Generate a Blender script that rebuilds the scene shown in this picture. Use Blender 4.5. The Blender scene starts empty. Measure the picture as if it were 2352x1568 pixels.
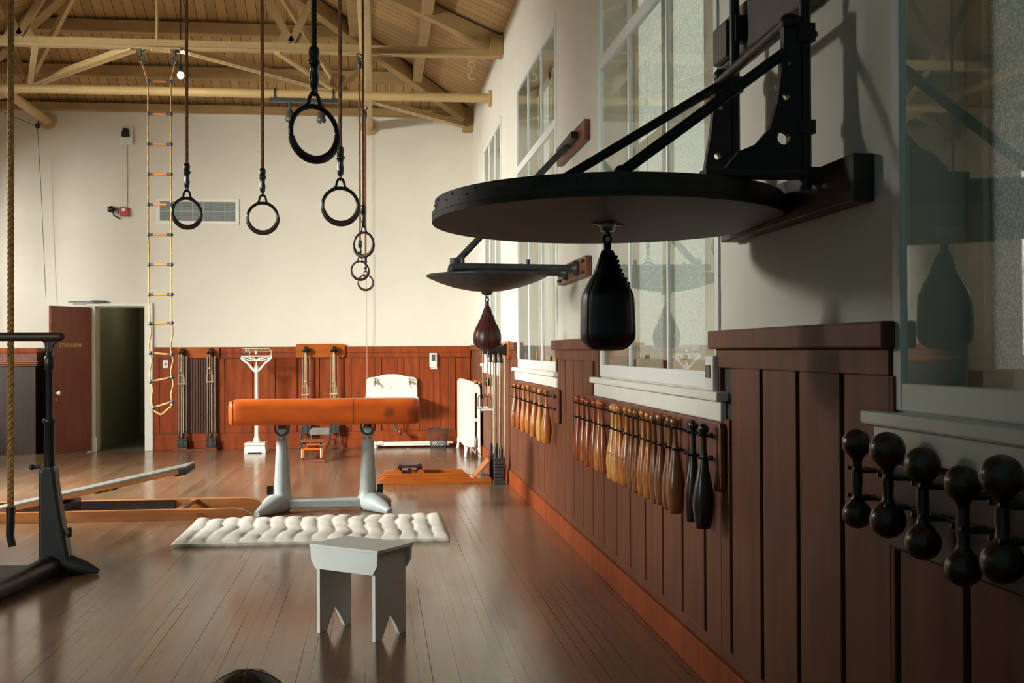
import bpy, bmesh, math, random
from mathutils import Vector, Matrix
PI = math.pi
R = math.radians
random.seed(7)
scene = bpy.context.scene
C = scene.collection

# ------------------------------------------------------------------ camera, world, light, exposure
cam_d = bpy.data.cameras.new('camera')
cam = bpy.data.objects.new('camera', cam_d)
C.objects.link(cam)
cam_d.sensor_width = 36.0
cam_d.lens = 36.0 * 2600.0 / 2352.0
cam_d.clip_start = 0.05
YAW, PITCH, ROLL = math.atan(310 / 2600), math.atan(19.6 / 2600), 0.0045
fw = Vector((math.sin(YAW) * math.cos(PITCH), math.cos(YAW) * math.cos(PITCH), math.sin(PITCH)))
rt = Vector((math.cos(YAW), -math.sin(YAW), 0))
up = rt.cross(fw)
r2 = math.cos(ROLL) * rt - math.sin(ROLL) * up
u2 = math.sin(ROLL) * rt + math.cos(ROLL) * up
M4 = Matrix((r2, u2, -fw)).transposed().to_4x4()
M4.translation = Vector((0, 0, 1.5))
cam.matrix_world = M4
scene.camera = cam

scene.view_settings.view_transform = 'Standard'
scene.view_settings.look = 'None'
scene.view_settings.exposure = 0.0
scene.view_settings.gamma = 1.0
scene.view_settings.use_curve_mapping = False

world = bpy.data.worlds.new('world')
scene.world = world
world.use_nodes = True
world.node_tree.nodes['Background'].inputs[0].default_value = (0.15, 0.31, 0.32, 1)
world.node_tree.nodes['Background'].inputs[1].default_value = 0.30


def area(name, loc, target, sx, sy, power, col, spread=180):
    l = bpy.data.lights.new(name, 'AREA')
    l.shape = 'RECTANGLE'
    l.size, l.size_y = sx, sy
    l.energy = power
    l.color = col
    l.spread = R(spread)
    o = bpy.data.objects.new(name, l)
    C.objects.link(o)
    o.location = loc
    d = Vector(target) - Vector(loc)
    o.rotation_euler = d.to_track_quat('-Z', 'Y').to_euler()
    return o


DAY = (1.0, 0.95, 0.86)
# daylight from the sky outside the four windows of the left wall (wall plane x = -6.5)
area('daylight_far', (-7.9, 13.0, 4.6), (1.0, 17.4, 0.6), 2.6, 2.4, 650, DAY, 150)
area('daylight_middle', (-7.8, 9.9, 4.5), (0.3, 15.4, 0.4), 2.8, 2.4, 3350, DAY, 94)
area('daylight_near', (-8.6, 10.8, 4.6), (1.5, 4.9, 2.4), 2.4, 1.6, 105, DAY, 25)
area('daylight_behind', (-8.0, 1.4, 3.4), (-0.1, 9.2, 0.6), 3.0, 3.0, 240, DAY, 44)
# dull daylight of the shaded side outside the frosted right windows
area('daylight_shade', (3.4, 10.2, 3.2), (1.5, 10.2, 2.8), 12.5, 4.0, 1700, (1.0, 0.96, 0.90), 180)

# ------------------------------------------------------------------ room constants
XR = 1.5          # right wall
XL = -6.5         # left wall
YB = 17.7         # back wall
XC = -2.5         # middle of the room
ZE = 5.25         # eaves
PITCHR = 0.44     # roof slope
WINS = [(13.55, 15.8), (9.34, 12.02), (4.83, 7.51), (0.5, 3.14)]   # right wall windows y range


# ------------------------------------------------------------------ materials
def mat(name, col, rough=0.5, metal=0.0, var=0.0, scale=6.0, stretch=(1, 1, 1), col2=None, bump=0.0, spec=0.5, coat=0.0, detail=5.0):
    m = bpy.data.materials.new(name)
    m.use_nodes = True
    nt = m.node_tree
    b = nt.nodes['Principled BSDF']
    b.inputs['Base Color'].default_value = (*col, 1)
    b.inputs['Roughness'].default_value = rough
    b.inputs['Metallic'].default_value = metal
    b.inputs['Specular IOR Level'].default_value = spec
    b.inputs['Coat Weight'].default_value = coat
    if var or col2 or bump:
        tc = nt.nodes.new('ShaderNodeTexCoord')
        mp = nt.nodes.new('ShaderNodeMapping')
        mp.inputs['Scale'].default_value = stretch
        nz = nt.nodes.new('ShaderNodeTexNoise')
        nz.inputs['Scale'].default_value = scale
        nz.inputs['Detail'].default_value = detail
        nt.links.new(tc.outputs['Object'], mp.inputs[0])
        nt.links.new(mp.outputs[0], nz.inputs['Vector'])
        rp = nt.nodes.new('ShaderNodeValToRGB')
        rp.color_ramp.elements[0].position = 0.3
        rp.color_ramp.elements[1].position = 0.7
        c2 = col2 if col2 else tuple(max(0, c * (1 - var)) for c in col)
        c1 = col if col2 else tuple(min(1, c * (1 + var)) for c in col)
        rp.color_ramp.elements[0].color = (*c2, 1)
        rp.color_ramp.elements[1].color = (*c1, 1)
        nt.links.new(nz.outputs['Fac'], rp.inputs[0])
        nt.links.new(rp.outputs[0], b.inputs['Base Color'])
        if bump:
            bp = nt.nodes.new('ShaderNodeBump')
            bp.inputs['Strength'].default_value = bump
            bp.inputs['Distance'].default_value = 0.01
            nt.links.new(nz.outputs['Fac'], bp.inputs['Height'])
            nt.links.new(bp.outputs[0], b.inputs['Normal'])
    return m


def stripe_mat(name, col, axis, pitch, rough=0.7):
    """boards: thin dark seams every `pitch` metres along one axis, a slight tone change per board"""
    m = bpy.data.materials.new(name)
    m.use_nodes = True
    nt = m.node_tree
    b = nt.nodes['Principled BSDF']
    b.inputs['Roughness'].default_value = rough
    tc = nt.nodes.new('ShaderNodeTexCoord')
    sp = nt.nodes.new('ShaderNodeSeparateXYZ')
    nt.links.new(tc.outputs['Object'], sp.inputs[0])
    dv = nt.nodes.new('ShaderNodeMath'); dv.operation = 'DIVIDE'; dv.inputs[1].default_value = pitch
    nt.links.new(sp.outputs[axis], dv.inputs[0])
    fr = nt.nodes.new('ShaderNodeMath'); fr.operation = 'FRACT'
    fl = nt.nodes.new('ShaderNodeMath'); fl.operation = 'FLOOR'
    nt.links.new(dv.outputs[0], fr.inputs[0]); nt.links.new(dv.outputs[0], fl.inputs[0])
    wn = nt.nodes.new('ShaderNodeTexWhiteNoise'); wn.noise_dimensions = '1D'
    nt.links.new(fl.outputs[0], wn.inputs['W'])
    rp = nt.nodes.new('ShaderNodeValToRGB')
    rp.color_ramp.elements[0].color = (*[c * 0.85 for c in col], 1)
    rp.color_ramp.elements[1].color = (*[min(1, c * 1.12) for c in col], 1)
    nt.links.new(wn.outputs['Value'], rp.inputs[0])
    lt = nt.nodes.new('ShaderNodeMath'); lt.operation = 'LESS_THAN'; lt.inputs[1].default_value = 0.06
    nt.links.new(fr.outputs[0], lt.inputs[0])
    mx = nt.nodes.new('ShaderNodeMixRGB')
    mx.inputs[2].default_value = (*[c * 0.12 for c in col], 1)
    nt.links.new(lt.outputs[0], mx.inputs[0]); nt.links.new(rp.outputs[0], mx.inputs[1])
    nt.links.new(mx.outputs[0], b.inputs['Base Color'])
    return m


def floor_mat():
    m = bpy.data.materials.new('strip_oak_floor')
    m.use_nodes = True
    nt = m.node_tree
    b = nt.nodes['Principled BSDF']
    tc = nt.nodes.new('ShaderNodeTexCoord')
    mp = nt.nodes.new('ShaderNodeMapping')
    mp.inputs['Rotation'].default_value = (0, 0, R(90))
    nt.links.new(tc.outputs['Object'], mp.inputs[0])
    br = nt.nodes.new('ShaderNodeTexBrick')
    br.inputs['Scale'].default_value = 1.0
    br.inputs['Brick Width'].default_value = 1.7
    br.inputs['Row Height'].default_value = 0.062
    br.inputs['Mortar Size'].default_value = 0.0011
    br.inputs['Mortar Smooth'].default_value = 0.1
    br.offset = 0.37
    br.inputs['Color1'].default_value = (0.150, 0.085, 0.049, 1)
    br.inputs['Color2'].default_value = (0.215, 0.122, 0.070, 1)
    br.inputs['Mortar'].default_value = (0.012, 0.007, 0.004, 1)
    nt.links.new(mp.outputs[0], br.inputs['Vector'])
    # worn patches
    nz = nt.nodes.new('ShaderNodeTexNoise')
    nz.inputs['Scale'].default_value = 0.9
    nz.inputs['Detail'].default_value = 3
    nt.links.new(tc.outputs['Object'], nz.inputs['Vector'])
    g = nt.nodes.new('ShaderNodeTexNoise')
    g.inputs['Scale'].default_value = 2.2
    g.inputs['Detail'].default_value = 3
    mp2 = nt.nodes.new('ShaderNodeMapping'); mp2.inputs['Scale'].default_value = (3.5, 0.35, 1)
    nt.links.new(tc.outputs['Object'], mp2.inputs[0]); nt.links.new(mp2.outputs[0], g.inputs['Vector'])
    mx = nt.nodes.new('ShaderNodeMixRGB'); mx.blend_type = 'MULTIPLY'; mx.inputs[0].default_value = 0.7
    rp = nt.nodes.new('ShaderNodeValToRGB')
    rp.color_ramp.elements[0].position = 0.35; rp.color_ramp.elements[0].color = (0.72, 0.68, 0.64, 1)
    rp.color_ramp.elements[1].position = 0.7; rp.color_ramp.elements[1].color = (1.15, 1.1, 1.0, 1)
    ad = nt.nodes.new('ShaderNodeMath'); ad.operation = 'ADD'
    ml = nt.nodes.new('ShaderNodeMath'); ml.operation = 'MULTIPLY'; ml.inputs[1].default_value = 0.5
    nt.links.new(nz.outputs['Fac'], ad.inputs[0]); nt.links.new(g.outputs['Fac'], ad.inputs[1])
    nt.links.new(ad.outputs[0], ml.inputs[0])
    nt.links.new(ml.outputs[0], rp.inputs[0])
    nt.links.new(br.outputs['Color'], mx.inputs[1]); nt.links.new(rp.outputs[0], mx.inputs[2])
    nt.links.new(mx.outputs[0], b.inputs['Base Color'])
    rr = nt.nodes.new('ShaderNodeMapRange')
    rr.inputs[1].default_value = 0.3; rr.inputs[2].default_value = 0.7
    rr.inputs[3].default_value = 0.16; rr.inputs[4].default_value = 0.30
    nt.links.new(ml.outputs[0], rr.inputs[0])
    nt.links.new(rr.outputs[0], b.inputs['Roughness'])
    b.inputs['Coat Weight'].default_value = 0.25
    b.inputs['Coat Roughness'].default_value = 0.14
    bp = nt.nodes.new('ShaderNodeBump'); bp.inputs['Strength'].default_value = 0.35; bp.inputs['Distance'].default_value = 0.002
    iv = nt.nodes.new('ShaderNodeMath'); iv.operation = 'SUBTRACT'; iv.inputs[0].default_value = 1.0
    nt.links.new(br.outputs['Fac'], iv.inputs[1])
    om = nt.nodes.new('ShaderNodeTexNoise'); om.inputs['Scale'].default_value = 1.0; om.inputs['Detail'].default_value = 1
    mp3 = nt.nodes.new('ShaderNodeMapping'); mp3.inputs['Scale'].default_value = (9.0, 0.25, 1)
    nt.links.new(tc.outputs['Object'], mp3.inputs[0]); nt.links.new(mp3.outputs[0], om.inputs['Vector'])
    ms = nt.nodes.new('ShaderNodeMapRange')
    ms.inputs[1].default_value = 0.42; ms.inputs[2].default_value = 0.62; ms.inputs[3].default_value = 0.25; ms.inputs[4].default_value = 1.0
    nt.links.new(om.outputs['Fac'], ms.inputs[0])
    sm_ = nt.nodes.new('ShaderNodeMath'); sm_.operation = 'MULTIPLY'
    nt.links.new(br.outputs['Fac'], sm_.inputs[0]); nt.links.new(ms.outputs[0], sm_.inputs[1])
    nt.links.new(sm_.outputs[0], iv.inputs[1])
    for sock, k in (('Coat Weight', 0.25), ('Specular IOR Level', 0.5)):      # no gloss inside the open seams
        gm = nt.nodes.new('ShaderNodeMath'); gm.operation = 'MULTIPLY'; gm.inputs[1].default_value = k
        nt.links.new(iv.outputs[0], gm.inputs[0]); nt.links.new(gm.outputs[0], b.inputs[sock])
    a2 = nt.nodes.new('ShaderNodeMath'); a2.operation = 'MULTIPLY_ADD'; a2.inputs[1].default_value = 0.07
    nt.links.new(g.outputs['Fac'], a2.inputs[0]); nt.links.new(iv.outputs[0], a2.inputs[2])
    nt.links.new(a2.outputs[0], bp.inputs['Height'])
    nt.links.new(bp.outputs[0], b.inputs['Normal'])
    nt.links.new(bp.outputs[0], b.inputs['Coat Normal'])
    return m


def glass_mat(name, ior=1.6, rough=0.0, tint=(0.92, 0.95, 0.95)):
    m = bpy.data.materials.new(name)
    m.use_nodes = True
    nt = m.node_tree
    for n in list(nt.nodes):
        nt.nodes.remove(n)
    out = nt.nodes.new('ShaderNodeOutputMaterial')
    fr = nt.nodes.new('ShaderNodeFresnel'); fr.inputs['IOR'].default_value = ior
    tr = nt.nodes.new('ShaderNodeBsdfTransparent'); tr.inputs[0].default_value = (*tint, 1)
    gl = nt.nodes.new('ShaderNodeBsdfGlossy'); gl.inputs['Roughness'].default_value = rough
    mx = nt.nodes.new('ShaderNodeMixShader')
    geo = nt.nodes.new('ShaderNodeNewGeometry')
    inv = nt.nodes.new('ShaderNodeMath'); inv.operation = 'SUBTRACT'; inv.inputs[0].default_value = 1.0
    nt.links.new(geo.outputs['Backfacing'], inv.inputs[1])
    mu = nt.nodes.new('ShaderNodeMath'); mu.operation = 'MULTIPLY'
    nt.links.new(fr.outputs[0], mu.inputs[0]); nt.links.new(inv.outputs[0], mu.inputs[1])
    nt.links.new(mu.outputs[0], mx.inputs[0]); nt.links.new(tr.outputs[0], mx.inputs[1]); nt.links.new(gl.outputs[0], mx.inputs[2])
    nt.links.new(mx.outputs[0], out.inputs[0])
    return m


def frost_mat(name):
    """pebbled obscure glass: scatters the daylight behind it, faint gloss in front"""
    m = bpy.data.materials.new(name)
    m.use_nodes = True
    nt = m.node_tree
    for n in list(nt.nodes):
        nt.nodes.remove(n)
    out = nt.nodes.new('ShaderNodeOutputMaterial')
    tc = nt.nodes.new('ShaderNodeTexCoord')
    vo = nt.nodes.new('ShaderNodeTexVoronoi'); vo.inputs['Scale'].default_value = 110
    nt.links.new(tc.outputs['Object'], vo.inputs['Vector'])
    bp = nt.nodes.new('ShaderNodeBump'); bp.inputs['Strength'].default_value = 0.9; bp.inputs['Distance'].default_value = 0.006
    nt.links.new(vo.outputs['Distance'], bp.inputs['Height'])
    rp = nt.nodes.new('ShaderNodeValToRGB')
    rp.color_ramp.elements[0].position = 0.1; rp.color_ramp.elements[0].color = (0.70, 0.71, 0.66, 1)
    rp.color_ramp.elements[1].position = 0.6; rp.color_ramp.elements[1].color = (0.36, 0.38, 0.35, 1)
    nt.links.new(vo.outputs['Distance'], rp.inputs[0])
    tl = nt.nodes.new('ShaderNodeBsdfTranslucent')
    nt.links.new(rp.outputs[0], tl.inputs[0])
    df = nt.nodes.new('ShaderNodeBsdfDiffuse'); df.inputs[0].default_value = (0.35, 0.38, 0.36, 1)
    gl = nt.nodes.new('ShaderNodeBsdfGlossy'); gl.inputs['Roughness'].default_value = 0.2
    for n in (tl, df, gl):
        nt.links.new(bp.outputs[0], n.inputs['Normal'])
    m1 = nt.nodes.new('ShaderNodeMixShader'); m1.inputs[0].default_value = 0.3
    m2 = nt.nodes.new('ShaderNodeMixShader'); m2.inputs[0].default_value = 0.06
    nt.links.new(tl.outputs[0], m1.inputs[1]); nt.links.new(df.outputs[0], m1.inputs[2])
    nt.links.new(m1.outputs[0], m2.inputs[1]); nt.links.new(gl.outputs[0], m2.inputs[2])
    nt.links.new(m2.outputs[0], out.inputs[0])
    return m


MT = {}
MT['plaster'] = mat('cream_plaster', (0.72, 0.68, 0.60), 0.8, var=0.03, scale=2.0, bump=0.05)
MT['ceil_x'] = stripe_mat('ceiling_boards_across', (0.43, 0.27, 0.11), 0, 0.135)
MT['ceil_y'] = stripe_mat('ceiling_boards_along', (0.40, 0.25, 0.105), 1, 0.19)
MT['timber'] = mat('painted_roof_timber', (0.36, 0.23, 0.10), 0.7, var=0.12, scale=4)
MT['steel_cream'] = mat('cream_painted_steel', (0.50, 0.35, 0.16), 0.45, var=0.06, scale=8)
MT['floor'] = floor_mat()
MT['wains'] = mat('reddish_brown_wainscot', (0.25, 0.048, 0.011), 0.5, var=0.25, scale=3, stretch=(4, 4, 0.6), spec=0.18)
MT['wains_r'] = mat('brown_wainscot_boards', (0.145, 0.048, 0.024), 0.5, var=0.22, scale=3, stretch=(4, 4, 0.6), spec=0.22)
MT['white'] = mat('white_paint', (0.78, 0.76, 0.70), 0.45, var=0.03, scale=5)
MT['frame'] = mat('white_aluminium_frame', (0.74, 0.75, 0.74), 0.4)
MT['oldsash'] = mat('old_painted_sash', (0.60, 0.54, 0.42), 0.6, var=0.1, scale=5)
MT['glass'] = glass_mat('clear_pane', 2.4)
MT['frost'] = frost_mat('frosted_glass')
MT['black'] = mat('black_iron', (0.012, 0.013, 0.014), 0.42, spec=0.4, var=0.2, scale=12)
MT['blackg'] = mat('black_enamelled_steel', (0.012, 0.013, 0.015), 0.2, spec=0.6)
MT['iron'] = mat('grey_cast_iron', (0.055, 0.057, 0.06), 0.45, metal=0.3, var=0.3, scale=15)
MT['steel'] = mat('bright_steel', (0.42, 0.40, 0.38), 0.32, metal=0.9)
MT['brass'] = mat('brass', (0.6, 0.42, 0.16), 0.35, metal=0.9)
MT['tealgrey'] = mat('blue_grey_enamel', (0.36, 0.40, 0.40), 0.4, var=0.1, scale=7)
MT['rope'] = mat('jute_rope', (0.37, 0.20, 0.06), 0.85, var=0.4, scale=40)
MT['rope_red'] = mat('reddish_old_rope', (0.17, 0.062, 0.028), 0.85, var=0.35, scale=40)
MT['rope_pale'] = mat('pale_cord', (0.55, 0.40, 0.24), 0.85, var=0.15, scale=40)
MT['leather_brown'] = mat('dark_brown_leather', (0.045, 0.022, 0.017), 0.42, var=0.35, scale=10, bump=0.15)
MT['leather_red'] = mat('oxblood_leather', (0.085, 0.018, 0.016), 0.35, var=0.3, scale=10, bump=0.15)
MT['leather_black'] = mat('black_leather', (0.020, 0.014, 0.013), 0.4, var=0.35, scale=10, bump=0.2)
MT['tan'] = mat('orange_tan_leather', (0.74, 0.140, 0.013), 0.42, col2=(0.50, 0.075, 0.010), scale=3.6, stretch=(0.8, 1, 1.8), bump=0.08, spec=0.3)


def stain(m, spots):
    """dark worn patches with a shape of their own: (x, y, z, radius) in object space"""
    nt = m.node_tree
    bs = nt.nodes['Principled BSDF']
    src = bs.inputs['Base Color'].links[0].from_socket
    tc = nt.nodes.new('ShaderNodeTexCoord')
    nz = nt.nodes.new('ShaderNodeTexNoise'); nz.inputs['Scale'].default_value = 9; nz.inputs['Detail'].default_value = 4
    nt.links.new(tc.outputs['Object'], nz.inputs['Vector'])
    for x, y, z, r in spots:
        d = nt.nodes.new('ShaderNodeVectorMath'); d.operation = 'DISTANCE'
        d.inputs[1].default_value = (x, y, z)
        nt.links.new(tc.outputs['Object'], d.inputs[0])
        ad = nt.nodes.new('ShaderNodeMath'); ad.operation = 'MULTIPLY_ADD'; ad.inputs[1].default_value = r * 0.9
        nt.links.new(nz.outputs['Fac'], ad.inputs[0]); nt.links.new(d.outputs['Value'], ad.inputs[2])
        mr = nt.nodes.new('ShaderNodeMapRange')
        mr.inputs[1].default_value = r * 0.9; mr.inputs[2].default_value = r * 1.7
        mr.inputs[3].default_value = 0.6; mr.inputs[4].default_value = 0.0
        nt.links.new(ad.outputs[0], mr.inputs[0])
        mx = nt.nodes.new('ShaderNodeMixRGB'); mx.inputs[2].default_value = (0.075, 0.022, 0.014, 1)
        nt.links.new(mr.outputs[0], mx.inputs[0]); nt.links.new(src, mx.inputs[1])
        src = mx.outputs[0]
    nt.links.new(src, bs.inputs['Base Color'])


# scuffed places on the horse: beside the right end and along the crease of the top
stain(MT['tan'], [(0.585, -0.2, 0.925, 0.055), (0.83, -0.19, 0.90, 0.075)])
MT['disc'] = mat('dark_stained_planks', (0.040, 0.024, 0.018), 0.55, col2=(0.022, 0.014, 0.011), scale=5, stretch=(0.6, 5, 5), bump=0.1)
MT['discrim'] = mat('dark_worn_rim', (0.075, 0.045, 0.030), 0.55, col2=(0.030, 0.020, 0.016), scale=7, stretch=(1, 1, 3), bump=0.25)
MT['redwood'] = mat('worn_red_wood', (0.22, 0.062, 0.030), 0.45, col2=(0.09, 0.028, 0.016), scale=6, stretch=(5, 0.7, 2))
MT['orangewood'] = mat('varnished_orange_wood', (0.45, 0.118, 0.016), 0.28, col2=(0.32, 0.072, 0.010), scale=5, stretch=(0.7, 5, 5), coat=0.3)
MT['bench'] = mat('varnished_board_wood', (0.46, 0.18, 0.050), 0.35, col2=(0.31, 0.105, 0.030), scale=5, stretch=(0.5, 5, 5), coat=0.2)
MT['benchtop'] = mat('grey_deck_covering', (0.17, 0.16, 0.145), 0.6, var=0.15, scale=12)
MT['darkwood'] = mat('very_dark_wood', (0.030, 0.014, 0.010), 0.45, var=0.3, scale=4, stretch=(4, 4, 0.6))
MT['canvas'] = mat('white_cotton_canvas', (0.74, 0.70, 0.63), 0.9, var=0.03, scale=20, bump=0.25)
MT['stool'] = mat('white_painted_wood', (0.66, 0.68, 0.66), 0.5, var=0.04, scale=8)
MT['enamel'] = mat('white_enamel', (0.80, 0.78, 0.72), 0.22, spec=0.6, var=0.02, scale=5)
MT['rubber'] = mat('black_rubber', (0.02, 0.02, 0.02), 0.7)
MT['redplastic'] = mat('red_plastic', (0.45, 0.02, 0.015), 0.25)
MT['greyplastic'] = mat('grey_screen', (0.10, 0.11, 0.10), 0.3)
MT['lightplastic'] = mat('light_plastic', (0.75, 0.74, 0.72), 0.4)
MT['door'] = mat('red_brown_door', (0.20, 0.045, 0.020), 0.38, var=0.15, scale=2.5, stretch=(3, 3, 0.6))
MT['green'] = mat('olive_corridor_paint', (0.22, 0.22, 0.13), 0.6, var=0.05)
MT['greenwhite'] = mat('pale_green_jamb', (0.50, 0.48, 0.34), 0.55)
MT['cfloor'] = mat('corridor_floor', (0.10, 0.09, 0.06), 0.5)
MT['gold'] = mat('gold_lettering', (0.75, 0.50, 0.18), 0.4)
MT['porcelain'] = mat('white_porcelain_knob', (0.82, 0.81, 0.78), 0.15)


# ------------------------------------------------------------------ mesh helpers
class B:
    """collects shapes into one mesh"""

    def __init__(s):
        s.v, s.f, s.sm = [], [], []

    def add(s, vs, fs, smooth=False):
        o = len(s.v)
        s.v += [tuple(v) for v in vs]
        s.f += [[i + o for i in f] for f in fs]
        s.sm += [smooth] * len(fs)
        return s

    def box(s, x0, x1, y0, y1, z0, z1, M=None):
        vs = [Vector(p) for p in ((x0, y0, z0), (x1, y0, z0), (x1, y1, z0), (x0, y1, z0), (x0, y0, z1), (x1, y0, z1), (x1, y1, z1), (x0, y1, z1))]
        if M is not None:
            vs = [M @ v for v in vs]
        return s.add(vs, [(0, 3, 2, 1), (4, 5, 6, 7), (0, 1, 5, 4), (1, 2, 6, 5), (2, 3, 7, 6), (3, 0, 4, 7)])

    def beam(s, a, b, w, h, upv=(0, 0, 1)):
        """square bar from a to b: w across, h along upv"""
        a, b = Vector(a), Vector(b)
        d = (b - a).normalized()
        u = Vector(upv)
        sd = d.cross(u)
        if sd.length < 1e-4:
            sd = d.cross(Vector((1, 0, 0)))
        sd.normalize()
        u = sd.cross(d).normalized()
        vs = []
        for p in (a, b):
            for i, j in ((-1, -1), (1, -1), (1, 1), (-1, 1)):
                vs.append(p + sd * (i * w / 2) + u * (j * h / 2))
        return s.add(vs, [(0, 1, 2, 3), (7, 6, 5, 4), (0, 4, 5, 1), (1, 5, 6, 2), (2, 6, 7, 3), (3, 7, 4, 0)])

    def tube(s, pts, r, n=12, closed=False, cap=True):
        pts = [Vector(p) for p in pts]
        m = len(pts)
        rs = r if isinstance(r, (list, tuple)) else [r] * m
        vs, prev = [], None
        for i, p in enumerate(pts):
            if closed:
                t = pts[(i + 1) % m] - pts[i - 1]
            elif i == 0:
                t = pts[1] - p
            elif i == m - 1:
                t = p - pts[i - 1]
            else:
                t = pts[i + 1] - pts[i - 1]
            t.normalize()
            if prev is None:
                a = Vector((0, 0, 1)) if abs(t.z) < 0.9 else Vector((1, 0, 0))
                u = t.cross(a).normalized()
            else:
                u = (prev - t * prev.dot(t)).normalized()
            prev = u
            w = t.cross(u)
            for k in range(n):
                a = 2 * PI * k / n
                vs.append(p + (u * math.cos(a) + w * math.sin(a)) * rs[i])
        fs = []
        for i in range(m if closed else m - 1):
            j = (i + 1) % m
            for k in range(n):
                fs.append((i * n + k, i * n + (k + 1) % n, j * n + (k + 1) % n, j * n + k))
        s.add(vs, fs, True)
        if cap and not closed:
            s.add([vs[k] for k in range(n)], [tuple(range(n - 1, -1, -1))])
            s.add([vs[(m - 1) * n + k] for k in range(n)], [tuple(range(n))])
        return s

    def cyl(s, a, b, r, n=16):
        return s.tube([a, b], r, n)

    def lathe(s, prof, o=(0, 0, 0), n=24, axis='z', M=None, flat=False):
        """prof: list of (radius, height)"""
        o = Vector(o)
        vs, fs = [], []
        for r, h in prof:
            for k in range(n):
                a = 2 * PI * k / n
                c, d = r * math.cos(a), r * math.sin(a)
                v = {'z': Vector((c, d, h)), 'x': Vector((h, c, d)), 'y': Vector((d, h, c))}[axis]
                if M is not None:
                    v = M @ v
                vs.append(o + v)
        for i in range(len(prof) - 1):
            for k in range(n):
                fs.append((i * n + k, i * n + (k + 1) % n, (i + 1) * n + (k + 1) % n, (i + 1) * n + k))
        s.add(vs, fs, not flat)
        if prof[0][0] > 1e-4:
            s.add(vs[:n], [tuple(range(n - 1, -1, -1))])
        if prof[-1][0] > 1e-4:
            s.add(vs[-n:], [tuple(range(n))])
        return s

    def ball(s, o, r, n=16, sc=(1, 1, 1)):
        vs, fs = [], []
        o = Vector(o)
        m = max(6, n // 2)
        for i in range(m + 1):
            t = PI * i / m
            for k in range(n):
                a = 2 * PI * k / n
                vs.append(o + Vector((r * sc[0] * math.sin(t) * math.cos(a), r * sc[1] * math.sin(t) * math.sin(a), -r * sc[2] * math.cos(t))))
        for i in range(m):
            for k in range(n):
                fs.append((i * n + k, i * n + (k + 1) % n, (i + 1) * n + (k + 1) % n, (i + 1) * n + k))
        return s.add(vs, fs, True)

    def prism(s, poly, a0, a1, plane='xz'):
        """polygon in a plane, extruded along the third axis from a0 to a1"""
        f = {'xz': lambda p, t: (p[0], t, p[1]), 'yz': lambda p, t: (t, p[0], p[1]), 'xy': lambda p, t: (p[0], p[1], t)}[plane]
        n = len(poly)
        vs = [f(p, a0) for p in poly] + [f(p, a1) for p in poly]
        fs = [tuple(range(n - 1, -1, -1)), tuple(range(n, 2 * n))]
        fs += [(i, (i + 1) % n, n + (i + 1) % n, n + i) for i in range(n)]
        return s.add(vs, fs)

    def plate(s, outer, holes, a0, a1, plane='xz'):
        """plate with round holes: outer polygon, holes = [(cx, cy, r)]"""
        bm = bmesh.new()
        edges = []
        for poly in [outer] + [[(cx + r * math.cos(2 * PI * k / 20), cy + r * math.sin(2 * PI * k / 20)) for k in range(20)] for cx, cy, r in holes]:
            vv = [bm.verts.new((p[0], p[1], 0)) for p in poly]
            for i in range(len(vv)):
                edges.append(bm.edges.new((vv[i], vv[(i + 1) % len(vv)])))
        bmesh.ops.triangle_fill(bm, use_beauty=True, use_dissolve=False, edges=edges)
        bm.verts.index_update()
        pts = [(v.co.x, v.co.y) for v in bm.verts]
        tri = [[v.index for v in f.verts] for f in bm.faces]
        bnd = [(e.verts[0].index, e.verts[1].index) for e in bm.edges if len(e.link_faces) == 1]
        bm.free()
        f = {'xz': lambda p, t: (p[0], t, p[1]), 'yz': lambda p, t: (t, p[0], p[1])}[plane]
        n = len(pts)
        vs = [f(p, a0) for p in pts] + [f(p, a1) for p in pts]
        fs = [tuple(reversed(t)) for t in tri] + [tuple(i + n for i in t) for t in tri]
        fs += [(a, b, b + n, a + n) for a, b in bnd]
        return s.add(vs, fs)

    def rope(s, a, b, r, pitch, strands=3, n=6, step=None, sway=None):
        """a laid rope of twisted strands from a to b (along a path function sway(t) -> offset)"""
        a, b = Vector(a), Vector(b)
        L = (b - a).length
        step = step or pitch / 7
        m = max(4, int(L / step))
        d = (b - a).normalized()
        u = d.cross(Vector((0, 1, 0)) if abs(d.y) < 0.9 else Vector((1, 0, 0))).normalized()
        w = d.cross(u)
        for k in range(strands):
            pts = []
            for i in range(m + 1):
                t = i / m
                c = a.lerp(b, t)
                if sway:
                    c = c + Vector(sway(t))
                an = 2 * PI * (t * L / pitch) + 2 * PI * k / strands
                pts.append(c + (u * math.cos(an) + w * math.sin(an)) * r * 0.5)
            s.tube(pts, r * 0.53, n)
        return s


ROOT = {}          # world location of every thing, so its parts can be written in world coordinates


def link(name, b, m, parent=None, bevel=0.0, segs=2, local=False):
    me = bpy.data.meshes.new(name)
    off = Vector((0, 0, 0))
    p = parent
    while p is not None and p.parent is not None:
        p = p.parent
    if p is not None and not local:
        off = ROOT.get(p.name, Vector((0, 0, 0)))
    me.from_pydata([Vector(v) - off for v in b.v], [], b.f)
    me.polygons.foreach_set('use_smooth', b.sm)
    bm = bmesh.new(); bm.from_mesh(me)
    bmesh.ops.recalc_face_normals(bm, faces=bm.faces)
    bm.to_mesh(me); bm.free()
    me.materials.append(MT[m] if isinstance(m, str) else m)
    me.update()
    o = bpy.data.objects.new(name, me)
    C.objects.link(o)
    if parent is not None:
        o.parent = parent
    if bevel:
        md = o.modifiers.new('bevel', 'BEVEL')
        md.width = bevel; md.segments = segs; md.limit_method = 'ANGLE'; md.angle_limit = R(40)
    return o


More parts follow.
